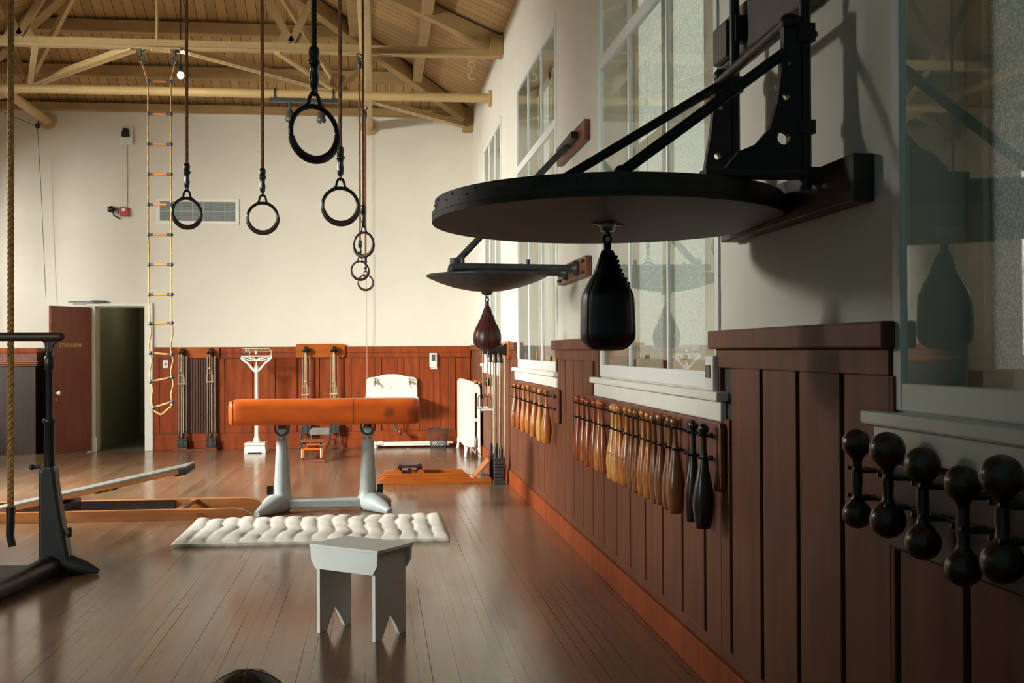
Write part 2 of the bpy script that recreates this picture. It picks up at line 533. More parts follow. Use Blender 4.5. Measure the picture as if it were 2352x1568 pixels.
def pieces(b):
    """break a collection of shapes into its separate connected pieces"""
    par = list(range(len(b.v)))
    def find(i):
        while par[i] != i:
            par[i] = par[par[i]]
            i = par[i]
        return i
    key = {}
    for i, v in enumerate(b.v):
        k = tuple(round(c, 5) for c in v)
        if k in key:
            par[find(i)] = find(key[k])
        else:
            key[k] = i
    for f in b.f:
        for i in f[1:]:
            par[find(i)] = find(f[0])
    out = {}
    for f, sm in zip(b.f, b.sm):
        out.setdefault(find(f[0]), []).append((f, sm))
    res = []
    for fl in out.values():
        nb = B(); idx = {}
        for f, sm in fl:
            g = []
            for i in f:
                if i not in idx:
                    idx[i] = len(nb.v); nb.v.append(b.v[i])
                g.append(idx[i])
            nb.f.append(g); nb.sm.append(sm)
        res.append(nb)
    return res


def link_each(name, b, m, parent=None, bevel=0.0, segs=2, local=False):
    """every separate piece becomes a part of its own"""
    return [link(name, q, m, parent, bevel, segs, local) for q in pieces(b)]


def tag(o, label, cat, group=None):
    o['label'] = label
    o['category'] = cat
    if group:
        o['group'] = group
    return o


def thing(name, label, cat, loc, group=None, rotz=0.0):
    o = bpy.data.objects.new(name, None)
    C.objects.link(o)
    o.empty_display_size = 0.1
    o.location = loc
    o.rotation_euler = (0, 0, rotz)
    ROOT[o.name] = Vector(loc)
    return tag(o, label, cat, group)


def single(name, b, m, label, cat, group=None, bevel=0.0):
    """a thing that is one mesh, origin at the middle of its base"""
    xs = [v[0] for v in b.v]; ys = [v[1] for v in b.v]; zs = [v[2] for v in b.v]
    loc = Vector(((min(xs) + max(xs)) / 2, (min(ys) + max(ys)) / 2, min(zs)))
    b.v = [tuple(Vector(v) - loc) for v in b.v]
    o = link(name, b, m, None, bevel)
    o.location = loc
    return tag(o, label, cat, group)


def struct(name, b, m, bevel=0.0):
    o = link(name, b, m, None, bevel)
    o['kind'] = 'structure'
    return o


def dup(root, loc, label, group=None, mats=None, rotz=None):
    r = root.copy(); C.objects.link(r)
    r.location = loc
    if rotz is not None:
        r.rotation_euler = (0, 0, rotz)
    r['label'] = label
    if group:
        r['group'] = group
    for ch in list(root.children):
        c = ch.copy(); C.objects.link(c); c.parent = r
        for g in list(ch.children):
            d = g.copy(); C.objects.link(d); d.parent = c
    return r


def arc(cx, cz, r, a0, a1, n=24, y=0.0, rot=0.0):
    """points on a circle in an upright plane turned by rot about z"""
    out = []
    for i in range(n + 1):
        a = R(a0 + (a1 - a0) * i / n)
        h = r * math.cos(a)
        out.append((cx + h * math.cos(rot), y + h * math.sin(rot), cz + r * math.sin(a)))
    return out


def rrect(x0, x1, z0, z1, r, n=5):
    pts = []
    for cx, cz, a in ((x1 - r, z0 + r, -90), (x1 - r, z1 - r, 0), (x0 + r, z1 - r, 90), (x0 + r, z0 + r, 180)):
        for i in range(n + 1):
            t = R(a + 90 * i / n)
            pts.append((cx + r * math.cos(t), cz + r * math.sin(t)))
    return pts


# ================================================================== THE SETTING
b = B(); b.box(XL - 0.2, XR + 0.2, -2.5, YB, -0.1, 0.0)
struct('floor', b, 'floor')

# back wall with the door opening
DX0, DX1, DZ = -4.24, -3.49, 2.19
b = B()
b.box(XL - 0.3, DX0, YB, YB + 0.2, 0, ZE)
b.box(DX1, XR + 0.3, YB, YB + 0.2, 0, ZE)
b.box(DX0, DX1, YB, YB + 0.2, DZ, ZE)
struct('wall_back', b, 'plaster')

# corridor behind the door
b = B()
b.box(DX0 - 0.12, DX0 - 0.02, YB + 0.2, YB + 3.4, 0, 2.7)
b.box(DX1 + 0.25, DX1 + 0.35, YB + 0.2, YB + 3.4, 0, 2.7)
b.box(DX0 - 0.12, DX1 + 0.35, YB + 3.4, YB + 3.5, 0, 2.7)
b.box(DX0 - 0.12, DX1 + 0.35, YB + 0.2, YB + 3.5, 2.6, 2.7)
struct('wall_back', b, 'green')
b = B(); b.box(DX0 - 0.12, DX1 + 0.35, YB, YB + 3.5, -0.1, 0.0)
struct('floor', b, 'cfloor')

lp = bpy.data.lights.new('corridor_fill', 'POINT'); lp.energy = 7; lp.color = (1.0, 0.92, 0.7); lp.shadow_soft_size = 0.15  # unseen fill light added so the corridor is not black
lpo = bpy.data.objects.new('corridor_fill', lp); C.objects.link(lpo); lpo.location = (DX1 + 0.05, YB + 1.6, 2.4)

# side walls with window openings
def side_wall(name, x0, x1, wins, ya, yb):
    b = B()
    b.box(x0, x1, ya, yb, 0, 1.32)
    b.box(x0, x1, ya, yb, 4.32, ZE)
    ys = sorted(wins)
    cur = ya
    for a, c in ys:
        b.box(x0, x1, cur, a, 1.32, 4.32)
        cur = c
    b.box(x0, x1, cur, yb, 1.32, 4.32)
    return struct(name, b, 'plaster')


side_wall('wall_right', XR, XR + 0.34, WINS, -0.5, YB)
side_wall('wall_left', XL - 0.3, XL, WINS, -0.5, YB)

# hipped ceiling of boards
RT = 3.2                                     # how far up the slope is built (metres in plan from the wall)
zt = ZE + PITCHR * RT
b = B()
b.add([(XL, YB, ZE), (XR, YB, ZE), (XR - RT, YB - RT, zt), (XL + RT, YB - RT, zt)], [(0, 1, 2, 3)])
b.add([(XL, YB, ZE + .05), (XR, YB, ZE + .05), (XR - RT, YB - RT, zt + .05), (XL + RT, YB - RT, zt + .05)], [(3, 2, 1, 0)])
o = struct('ceiling', b, 'ceil_x')
b = B()
for e in (0, 0.05):
    b.add([(XR, YB, ZE + e), (XR, 1.0, ZE + e), (XC, 1.0, ZE + 4 * PITCHR + e), (XC, YB - 4, ZE + 4 * PITCHR + e)], [(0, 1, 2, 3)])
    b.add([(XL, YB, ZE + e), (XL, 1.0, ZE + e), (XC, 1.0, ZE + 4 * PITCHR + e), (XC, YB - 4, ZE + 4 * PITCHR + e)], [(3, 2, 1, 0)])
b.add([(XL + RT, YB - RT, zt), (XR - RT, YB - RT, zt), (XC, YB - 4, ZE + 4 * PITCHR)], [(0, 1, 2)])
struct('ceiling', b, 'ceil_y')

# ---- right wall wainscot (board and groove), piers between the windows reach the cap, below the windows lower
b = B()
GY0, GP = 3.10, 0.385
y = GY0 - GP * 8
while y < 17.6:
    c = y + GP / 2
    top = 1.42
    for a, d in WINS:
        if a - 0.02 < c < d + 0.02:
            top = 1.20
    b.box(1.480, 1.5, y + 0.018, y + GP - 0.018, 0.21, top)
    y += GP
struct('trim_1', b, 'wains_r', 0.004)
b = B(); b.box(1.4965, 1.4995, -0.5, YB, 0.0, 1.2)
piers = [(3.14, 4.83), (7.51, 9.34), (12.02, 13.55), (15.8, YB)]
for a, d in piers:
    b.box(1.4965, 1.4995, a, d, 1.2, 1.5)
struct('trim_2', b, 'darkwood')  # dark backing puts the shadow lines of the grooves into colour
b = B(); b2 = B()
for a, d in piers:
    b.box(1.476, 1.499, a, d, 1.42, 1.50)
    b.box(1.478, 1.499, a, a + 0.10, 0.215, 1.42)
    b.box(1.478, 1.499, d - 0.055, d, 0.215, 1.42)
    b2.box(1.445, 1.50, a - 0.02, min(d + 0.02, YB), 1.50, 1.58)
b.box(1.478, 1.499, -0.5, YB, 0.16, 0.215)
struct('trim_3', b, 'wains_r', 0.003)
struct('trim_4', b2, 'wains_r', 0.008)
b = B(); b.box(1.460, 1.4998, -0.5, YB, 0, 0.16)
struct('baseboard_right', b, 'wains', 0.006)

# ---- back wall wainscot: panels between stiles
b = B()
b.box(-3.365, 1.49, YB - 0.012, YB - 0.001, 0.0, 1.55)
struct('trim_5', b, 'wains')
b = B()
xs0 = -3.365
for z0, z1 in ((0.13, 0.26), (1.39, 1.475)):
    b.box(xs0, 1.455, YB - 0.028, YB - 0.012, z0, z1)
b.box(xs0, 1.455, YB - 0.034, YB - 0.012, 1.475, 1.565)
for xx in (-3.33, -3.02, -2.36, -1.94, -1.6, -1.27, -0.93, -0.45, 0.02, 0.36, 0.60, 0.92, 1.16, 1.40):
    b.box(xx - 0.045, xx + 0.045, YB - 0.026, YB - 0.012, 0.26, 1.39)
struct('trim_6', b, 'wains', 0.003)
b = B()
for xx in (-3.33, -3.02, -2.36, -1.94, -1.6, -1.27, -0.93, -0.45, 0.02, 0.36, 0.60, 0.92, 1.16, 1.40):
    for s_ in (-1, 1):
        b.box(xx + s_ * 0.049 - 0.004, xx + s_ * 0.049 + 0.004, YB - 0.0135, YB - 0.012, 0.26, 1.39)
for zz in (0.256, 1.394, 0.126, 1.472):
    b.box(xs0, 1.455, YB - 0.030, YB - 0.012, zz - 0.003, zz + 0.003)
struct('trim_10', b, 'darkwood')  # dark strips stand in for the shade where stiles and rails meet panels
b = B(); b.box(xs0, 1.455, YB - 0.04, YB - 0.012, 0, 0.13)
struct('baseboard_back', b, 'wains', 0.005)
# left of the door
b = B()
b.box(XL, -4.36, YB - 0.02, YB - 0.001, 0.0, 1.5)
struct('trim_7', b, 'darkwood')

# door casing
b = B()
b.box(DX1, DX1 + 0.115, YB - 0.045, YB, 0, DZ + 0.05)
b.box(DX0 - 0.10, DX1 + 0.115, YB - 0.03, YB, DZ, DZ + 0.05)
struct('trim_8', b, 'white', 0.004)
b = B()
b.box(DX0 - 0.03, DX0 + 0.03, YB - 0.03, YB + 0.25, 0, DZ)
b.box(DX1 - 0.012, DX1, YB + 0.0, YB + 0.25, 0, DZ)
b.box(DX0, DX1, YB + 0.0, YB + 0.25, DZ - 0.02, DZ)
b.box(DX0 - 0.035, DX0 + 0.045, YB - 0.035, YB + 0.02, 0, 0.22)
struct('trim_9', b, 'greenwhite', 0.003)


# ---- windows
def window(n, a, c, side):
    s = 1 if side == 'r' else -1
    X = (lambda t: XR + t) if s > 0 else (lambda t: XL - t)      # t > 0 goes into the wall
    w = bpy.data.objects.new('window_%d' % n, None)
    C.objects.link(w)
    w.location = (X(0), (a + c) / 2, 1.32)
    ROOT[w.name] = Vector(w.location)
    w['kind'] = 'structure'
    def bx(b, t0, t1, y0, y1, z0, z1):
        b.box(min(X(t0), X(t1)), max(X(t0), X(t1)), y0, y1, z0, z1)
    # glazed white panel flush with the wall
    f = B(); fw_ = 0.055
    T0, T1 = -0.012, 0.02
    bx(f, T0, T1, a, a + fw_, 1.32, 4.32); bx(f, T0, T1, c - fw_, c, 1.32, 4.32)
    bx(f, T0, T1, a + fw_, c - fw_, 1.32, 1.40); bx(f, T0, T1, a + fw_, c - fw_, 4.25, 4.32)
    bx(f, T0, T1, a + fw_, c - fw_, 3.37, 3.45)
    th = (c - a) / 3
    for k in (1, 2):
        bx(f, T0 + 0.004, T1, a + th * k - 0.014, a + th * k + 0.014, 1.40, 3.37)
        bx(f, T0 + 0.004, T1, a + th * k - 0.014, a + th * k + 0.014, 3.45, 4.25)
    link('window_frame', f, 'frame', w, 0.006)
    g = B()
    bx(g, 0.000, 0.004, a + 0.04, c - 0.04, 1.36, 4.29)
    link('window_pane', g, 'glass', w)
    # old wooden sash deeper in the wall
    o = B()
    bx(o, 0.22, 0.28, a, a + 0.09, 1.32, 4.32); bx(o, 0.22, 0.28, c - 0.09, c, 1.32, 4.32)
    for z0, z1 in ((1.32, 1.44), (2.78, 2.86), (4.2, 4.32)):
        bx(o, 0.22, 0.28, a, c, z0, z1)
    for k in (1, 2):
        bx(o, 0.22, 0.28, a + th * k - 0.09, a + th * k + 0.09, 1.32, 4.32)
    link('window_sash', o, 'oldsash', w, 0.006)
    if s > 0:
        fr = B(); bx(fr, 0.245, 0.255, a + 0.05, c - 0.05, 1.38, 4.26)
        link('frosted_pane', fr, 'frost', w)
    l = B()
    for k in range(3):
        ym = a + th * (k + 0.5)
        bx(l, 0.20, 0.222, ym - 0.02, ym + 0.02, 1.44, 1.465)
    link('sash_lift', l, 'brass', w)
    # sill and apron
    sl = B(); bx(sl, -0.060, 0.0, a - 0.12, c + 0.12, 1.275, 1.315)
    link('window_sill', sl, 'white', w, 0.008)
    ap = B(); bx(ap, -0.032, 0.0, a - 0.09, c + 0.09, 1.185, 1.275)
    link('window_apron', ap, 'white', w, 0.008)
    return w


for i, (a, c) in enumerate(WINS):
    window(i + 1, a, c, 'r')
for i, (a, c) in enumerate(WINS):
    window(i + 5, a, c, 'l')

# ================================================================== ROOF STEEL AND TIMBER
TY = 13.4
CH = 5.0
t = thing('roof_truss', 'cream steel roof truss crossing the room in front of the hip', 'truss', (XC, TY, CH))
b = B()
for dy in (-0.03, 0.03):
    b.box(XL, XR, TY + dy - 0.022, TY + dy + 0.022, CH - 0.02, CH + 0.0)
    b.box(XL, XR, TY + (0.012 if dy > 0 else -0.018), TY + (0.018 if dy > 0 else -0.012), CH - 0.02, CH + 0.09)
link('bottom_chord', b, 'steel_cream', t)
b = B()
zr = ZE - 0.13
for sx in (-1, 1):
    xe = XR if sx > 0 else XL
    b.beam((xe, TY, zr), (XC, TY, zr + 4 * PITCHR), 0.16, 0.17)
link('principal_rafter', b, 'timber', t, 0.005)
b = B()
b.box(XC - 0.25, XC + 0.27, TY - 0.10, TY + 0.10, CH - 0.034, CH - 0.02)
for k in range(9):
    b.ball((XC - 0.2 + 0.05 * k, TY + 0.05 * (-1) ** k, CH - 0.036), 0.012, 8)
link('gusset_plate', b, 'steel_cream', t)
for sx in (-1, 1):
    gx = XC + sx * 1.52
    b = B(); b.prism([(gx - 0.22, CH), (gx + 0.22, CH), (gx + 0.10, CH + 0.24), (gx - 0.10, CH + 0.24)], TY - 0.01, TY + 0.01)
    link('gusset_plate', b, 'timber', t)
    b = B()
    b.beam((gx, TY, CH + 0.1), (gx - sx * 0.75, TY, zr + PITCHR * (4 - 0.77) - 0.1), 0.06, 0.08)
    b.beam((gx, TY, CH + 0.1), (gx + sx * 0.42, TY, zr + PITCHR * (4 - 1.94) - 0.05), 0.06, 0.08)
    link('web', b, 'timber', t)
b = B(); b.cyl((XC, TY, CH), (XC, TY, zr + 4 * PITCHR), 0.02)
b.cyl((0.55, TY, zr + PITCHR * 0.95 + 0.5), (1.42, TY, zr + 0.05), 0.012)
link_each('tie_rod', b, 'steel_cream', t)
b = B(); b.box(XR - 0.16, XR, TY - 0.12, TY + 0.12, CH, ZE - 0.02)
b.box(XL, XL + 0.16, TY - 0.12, TY + 0.12, CH, ZE - 0.02)
link_each('bearing_block', b, 'timber', t, 0.01)

# hip trusses: a diagonal tie in the ceiling plane and a hip rafter above it
HZ = 4.98
for sx, nm in ((1, 'right'), (-1, 'left')):
    xe = XR if sx > 0 else XL
    t = thing('hip_truss', 'diagonal hip truss running from the main truss to the %s corner of the back wall' % nm, 'truss', (xe - sx * 0.1, YB - 0.1, HZ))
    A = Vector((XC + sx * 0.25, TY, HZ - 0.01)); Bv = Vector((xe - sx * 0.04, YB - 0.04, HZ - 0.01))
    d = (Bv - A).normalized(); n_ = Vector((-d.y, d.x, 0))
    b = B()
    for k in (-1, 1):
        b.beam(A + n_ * 0.034 * k, Bv + n_ * 0.034 * k, 0.055, 0.016)
        b.beam(A + n_ * 0.010 * k + Vector((0, 0, .04)), Bv + n_ * 0.010 * k + Vector((0, 0, .04)), 0.008, 0.08)
    link('diagonal_tie', b, 'steel_cream', t)
    b = B()
    H0 = Vector((xe, YB, ZE - 0.15)); H1 = Vector((xe - sx * 3.6, YB - 3.6, ZE - 0.15 + 3.6 * PITCHR))
    b.beam(H0, H1, 0.14, 0.20)
    link('hip_rafter', b, 'timber', t, 0.005)
    G = A.lerp(Bv, 0.47)
    b = B()
    e = d * 0.22
    zz = Vector((0, 0, 1))
    q = [G - e, G + e, G + e * 0.5 + zz * 0.26, G - e * 0.5 + zz * 0.26]
    b.add([p + n_ * 0.008 for p in q] + [p - n_ * 0.008 for p in q], [(0, 1, 2, 3), (7, 6, 5, 4), (0, 4, 5, 1), (1, 5, 6, 2), (2, 6, 7, 3), (3, 7, 4, 0)])
    link('gusset_plate', b, 'timber', t)
    b = B()
    K = H0.lerp(H1, 0.40)
    b.beam(G + zz * 0.08, K, 0.06, 0.07)
    K2 = H0.lerp(H1, 0.80)
    b.beam(G + zz * 0.08, K2, 0.06, 0.07)
    b.beam(Vector((XC + sx * 1.35, TY, HZ)), G, 0.07, 0.03)
    link('web', b, 'steel_cream', t)
    b = B(); b.box(min(xe, xe - sx * 0.16), max(xe, xe - sx * 0.19), YB - 0.19, YB, ZE - 0.34, ZE + 0.04)
    link_each('bearing_block', b, 'timber', t, 0.01)

# purlins
def purlin(a, c, lab):
    b = B(); b.beam(a, c, 0.13, 0.16)
    single('purlin', b, 'timber', lab, 'beam', 'roof purlins', 0.004)


for k, tt in enumerate((0.90, 1.80)):
    z = ZE + PITCHR * tt - 0.12
    nm = ('lower', 'upper')[k]
    purlin((XL + tt, YB - tt, z), (XR - tt, YB - tt, z), '%s cream purlin crossing the back roof slope above the back wall' % nm)
    if k < 2:
        purlin((XR - tt, YB - tt - 0.05, z), (XR - tt, 2.0, z), '%s cream purlin running along the right roof slope' % nm)
    if k < 1:
        purlin((XL + tt, YB - tt - 0.05, z), (XL + tt, 2.0, z), '%s cream purlin running along the left roof slope' % nm)
b = B(); b.box(XL, XR, YB - 0.16, YB, ZE - 0.12, ZE - 0.02)
single('wall_plate', b, 'timber', 'dark timber wall plate along the top of the back wall', 'beam')

# pipes
def pipe_thing(a, c, r, lab, flanges, name='steel_pipe'):
    t = thing(name, lab, 'pipe', a)
    b = B(); b.cyl(a, c, r, 20)
    link('pipe', b, 'steel_cream', t)
    for p, ax in flanges:
        b = B(); d = 0.015
        b.lathe([(r * 1.9, -d), (r * 1.9, d), (r * 1.25, d * 2.4), (r * 1.25, d * 4)], p, 20, ax)
        link('flange', b, 'steel_cream', t)
    return t


PZ, PY = 4.80, 14.75
pipe_thing((XR - 0.03, PY, PZ), (XL + 0.03, PY, PZ), 0.058, 'thick cream pipe crossing the room below the truss from the right wall', [((XR - 0.02, PY, PZ), 'x')])
RX, RZ = -0.17, 4.97
pipe_thing((RX + 0.05, YB - 0.02, RZ), (RX + 0.05, 2.0, RZ), 0.068, 'long cream pipe overhead carrying the row of rings toward the back wall', [((RX + 0.05, YB - 0.03, RZ), 'y')])
pipe_thing((-4.9, YB - 0.02, RZ), (-4.9, 2.0, RZ), 0.068, 'long cream pipe overhead reaching the back wall above the door', [((-4.9, YB - 0.03, RZ), 'y')])
pipe_thing((0.6, 8.05, 4.95), (-3.2, 8.05, 4.95), 0.05, 'cream cross pipe overhead carrying the pair of still rings', [])
pipe_thing((-4.3, 8.4, 5.06), (-1.6, 8.4, 5.06), 0.05, 'cream cross pipe overhead carrying the climbing rope', [])

# spare clamp bar under the cross pipe
t = thing('hook_bar', 'iron clamp bar with two hanging swivel hooks under the cross pipe', 'hook', (-0.92, PY, PZ - 0.12))
b = B()
b.box(-1.35, -0.47, PY - 0.035, PY + 0.035, PZ - 0.105, PZ - 0.06)
for x in (-1.29, -0.55):
    b.tube(arc(x, PZ, 0.066, 0, 360, 20, PY, PI / 2)[:-1], 0.010, 8, closed=True)
link('clamp_bar', b, 'iron', t)
for x in (-1.10, -0.70):
    b = B()
    b.cyl((x, PY, PZ - 0.10), (x, PY, PZ - 0.2), 0.022)
    b.lathe([(0.02, 0.0), (0.045, -0.03), (0.05, -0.10), (0.062, -0.13), (0.05, -0.15)], (x, PY, PZ - 0.2))
    for k in range(4):
        b.ball((x + 0.04 * math.cos(k * PI / 2 + .4), PY + 0.04 * math.sin(k * PI / 2 + .4), PZ - 0.355), 0.014, 8)
    link('swivel_hook', b, 'iron', t)

t = thing('hook_chain', 'small pale chain with hook hanging from the truss by right wall', 'chain', (1.13, TY, CH - 0.3))
b = B()
b.tube(arc(1.13, CH - 0.045, 0.03, 0, 360, 16, TY)[:-1], 0.007, 8, True)
b.tube(arc(1.13, CH - 0.105, 0.036, 0, 360, 16, TY)[:-1], 0.009, 8, True)
b.cyl((1.13, TY, CH - 0.135), (1.13, TY, CH - 0.2), 0.008)
link('shackle', b, 'steel_cream', t)
b = B()
b.tube(arc(1.135, CH - 0.24, 0.042, 60, 330, 16, TY), [0.007 + 0.004 * math.sin(PI * i / 16) for i in range(17)], 8)
link('hook', b, 'steel_cream', t)

# bare bulb
MT['bulb'] = bpy.data.materials.new('lit_bulb'); MT['bulb'].use_nodes = True
pb = MT['bulb'].node_tree.nodes['Principled BSDF']
pb.inputs['Emission Color'].default_value = (1.0, 0.86, 0.62, 1); pb.inputs['Emission Strength'].default_value = 120
t = thing('pendant_bulb', 'bare lit light bulb hanging on a cord beside the rope ladder top', 'lamp', (-2.34, 14.0, 4.79))
b = B(); b.ball((-2.34, 14.0, 4.83), 0.040, 16, (1, 1, 1.1)); link('bulb', b, 'bulb', t)
b = B(); b.lathe([(0.024, 0.0), (0.026, 0.05), (0.016, 0.09)], (-2.34, 14.0, 4.865)); link('socket', b, 'black', t)
b = B(); b.cyl((-2.34, 14.0, 4.95), (-2.34, 14.0, 6.5), 0.006, 8); link('cord', b, 'black', t)

# ================================================================== BACK WALL THINGS
# door leaf standing open
hx, hy = -4.285, YB - 0.04
ang = math.atan2(17.02 - hy, -4.655 - hx)
t = bpy.data.objects.new('door_1', None); C.objects.link(t)
t['kind'] = 'structure'
t.location = (hx, hy, 0); t.rotation_euler = (0, 0, ang)
DW, DT = 0.78, 0.045
b = B(); b.box(0, DW, -DT / 2, DT / 2, 0.012, 2.17)
o = link('door_leaf', b, 'door', t, 0.003, local=True)
b = B(); b.box(DW, DW + 0.004, -DT / 2, DT / 2, 0.012, 2.17)
link('door_edge', b, 'redwood', t, local=True)
# the face towards the room is local +y (turned towards -Y world)
fs = 1
b = B()
b.lathe([(0.012, 0), (0.012, 0.035), (0.02, 0.04), (0.03, 0.055), (0.03, 0.07), (0.02, 0.08), (0.001, 0.083)], (0.70, fs * DT / 2, 0.905), 16, 'y')
link('door_knob', b, 'porcelain', t, local=True)
b = B(); b.box(0.69, 0.71, fs * DT / 2, fs * DT / 2 + 0.006, 0.79, 0.84)
link('keyhole_plate', b, 'brass', t, 0.004, local=True)

# GYMNASIUM in gold serif capitals: strokes as (x0,z0,x1,z1,width) in a unit cell
def stroke(b, x0, z0, x1, z1, w, y):
    d = Vector((x1 - x0, 0, z1 - z0))
    if abs(d.z) >= abs(d.x) * 0.3:
        q = [(x0 - w / 2, z0), (x0 + w / 2, z0), (x1 + w / 2, z1), (x1 - w / 2, z1)]
    else:
        q = [(x0, z0 - w / 2), (x1, z1 - w / 2), (x1, z1 + w / 2), (x0, z0 + w / 2)]
    b.prism(q, y, y + 0.002)


def glyph(ch):
    T, N, S = 0.20, 0.07, 0.07      # thick, thin, serif
    ser = lambda x, z, h=0.2: (x - h, z, x + h, z, S)
    G = {
        'M': ([(0.15, 0, 0.15, 1, N), (0.15, 1, 0.55, 0.1, T), (0.55, 0.1, 0.95, 1, N), (0.95, 0, 0.95, 1, T), ser(.15, .03, .14), ser(.95, .03, .18), ser(.1, .97, .1), ser(1.0, .97, .14)], 1.2),
        'N': ([(0.14, 0, 0.14, 1, N), (0.14, 1, 0.80, 0, T), (0.80, 0, 0.80, 1, N), ser(.14, .03, .14), ser(.80, .97, .14), ser(.08, .97, .1)], 0.98),
        'A': ([(0.08, 0, 0.45, 1, N), (0.45, 1, 0.82, 0, T), (0.2, 0.33, 0.7, 0.33, S), ser(.08, .03, .13), ser(.82, .03, .18)], 0.95),
        'I': ([(0.22, 0, 0.22, 1, T), ser(.22, .03, .2), ser(.22, .97, .2)], 0.46),
        'U': ([(0.2, 0.25, 0.2, 1, T), (0.76, 0.25, 0.76, 1, N), (0.2, 0.25, 0.36, 0.04, T), (0.76, 0.25, 0.6, 0.04, N), (0.3, 0.04, 0.66, 0.04, S), ser(.2, .97, .2), ser(.76, .97, .14)], 0.95),
        'Y': ([(0.45, 0, 0.45, 0.45, T), (0.45, 0.42, 0.1, 1, T), (0.45, 0.42, 0.8, 1, N), ser(.45, .03, .2), ser(.12, .97, .18), ser(.8, .97, .13)], 0.9),
        'S': ([(0.12, 0.72, 0.24, 0.93, T * .8), (0.2, 0.96, 0.56, 0.96, S), (0.58, 0.96, 0.6, 0.72, N), (0.14, 0.75, 0.56, 0.28, T * 1.1), (0.58, 0.28, 0.48, 0.08, T * .8), (0.14, 0.04, 0.54, 0.04, S), (0.12, 0.04, 0.1, 0.3, N)], 0.72),
        'G': ([(0.16, 0.3, 0.16, 0.7, T), (0.16, 0.7, 0.34, 0.95, T * .8), (0.16, 0.3, 0.34, 0.05, T * .8), (0.3, 0.96, 0.72, 0.96, S), (0.78, 0.98, 0.8, 0.70, N), (0.3, 0.04, 0.78, 0.04, S), (0.76, 0.02, 0.76, 0.42, T * .8), (0.54, 0.42, 0.92, 0.42, S)], 0.95),
    }
    return G[ch]


b = B()
CHH = 0.052
word = 'GYMNASIUM'
tot = sum(glyph(c)[1] for c in word)
CW = 0.44 / tot
# reading left to right as seen from the room: local x decreases towards the hinge side on the right
cx = 0.64
for ch in word:
    st, wd = glyph(ch)
    for x0, z0, x1, z1, w in st:
        # mirrored local x because +x points to the viewer's left
        bb = B()
        stroke(bb, -x0 * CW, z0 * CHH, -x1 * CW, z1 * CHH, w * (CW if abs(z1 - z0) >= abs(x1 - x0) * .3 else CHH), 0)
        b.add([(v[0] + cx, v[1] + fs * DT / 2 + 0.0005, v[2] + 1.575) for v in bb.v], bb.f)
    cx -= wd * CW
link('door_lettering', b, 'gold', t, local=True)
# door closer arm on the lintel
b = B()
b.box(DX0 - 0.35, DX0 + 0.10, YB - 0.10, YB - 0.07, DZ + 0.055, DZ + 0.068)
b.box(DX0 - 0.02, DX0 + 0.2, YB - 0.085, YB - 0.03, DZ + 0.055, DZ + 0.085)
single('door_closer', b, 'iron', 'slim metal door closer on the lintel above the open door', 'door closer', bevel=0.003)

# low cabinet left of the door
t = thing('cabinet', 'dark wooden cabinet against the back wall left of the open door', 'cabinet', (-5.7, YB - 0.2, 0))
b = B(); b.box(-6.4, -4.98, YB - 0.36, YB - 0.03, 0.0, 1.30); link('body', b, 'darkwood', t, 0.004)
b = B(); b.box(-6.4, -4.96, YB - 0.38, YB - 0.03, 1.37, 1.48); link('frieze', b, 'redwood', t, 0.004)
b = B(); b.box(-6.42, -4.94, YB - 0.40, YB - 0.03, 1.50, 1.56); b.box(-6.42, -4.95, YB - 0.39, YB - 0.03, 1.48, 1.50); link('top', b, 'wains', t, 0.006)
b = B()
for k in range(3):
    b.box(-6.4, -4.95 + 0.006 * k, YB - 0.385 - 0.008 * k, YB - 0.03, 1.30 + 0.025 * k, 1.318 + 0.025 * k)
link('moulding', b, 'orangewood', t, 0.004)

# alarm things
t = thing('speaker_box', 'square grey wall box with dark horn at the top of the conduit', 'speaker', (-3.76, YB, 4.64))
b = B(); b.box(-3.86, -3.66, YB - 0.06, YB - 0.001, 4.64, 4.89); link('housing', b, 'lightplastic', t, 0.01)
b = B(); b.prism([(-3.815, 4.735), (-3.70, 4.735), (-3.70, 4.80), (-3.72, 4.87), (-3.795, 4.87), (-3.815, 4.80)], YB - 0.10, YB - 0.06); link('horn', b, 'black', t, 0.015, 3)
b = B(); b.box(-3.775, -3.75, YB - 0.025, YB - 0.001, 3.70, 4.63); single('conduit', b, 'plaster', 'thin vertical conduit between the wall box and the red alarm', 'conduit', bevel=0.003)
t = thing('fire_alarm', 'red fire alarm box on the upper back wall left of the vent', 'alarm', (-3.79, YB, 3.54))
b = B(); b.box(-3.85, -3.72, YB - 0.06, YB - 0.001, 3.545, 3.68); link('housing', b, 'redplastic', t, 0.008)
b = B(); b.box(-3.82, -3.76, YB - 0.068, YB - 0.06, 3.62, 3.665); link('strobe_lens', b, 'lightplastic', t, 0.004)
t = thing('wall_lamp', 'small black angled lamp fixture on the wall beside the red alarm', 'lamp', (-3.95, YB, 3.53))
b = B(); b.cyl((-3.96, YB - 0.001, 3.66), (-3.96, YB - 0.12, 3.64), 0.04); b.lathe([(0.035, -0.02), (0.052, 0.02), (0.05, 0.05)], (-3.985, YB - 0.12, 3.64), 16, 'x'); link('lamp_head', b, 'black', t)
b = B(); b.tube([(-3.95, YB - 0.05, 3.62), (-3.93, YB - 0.08, 3.56), (-3.89, YB - 0.04, 3.53), (-3.85, YB - 0.02, 3.51)], 0.012, 8); link('bracket', b, 'iron', t)

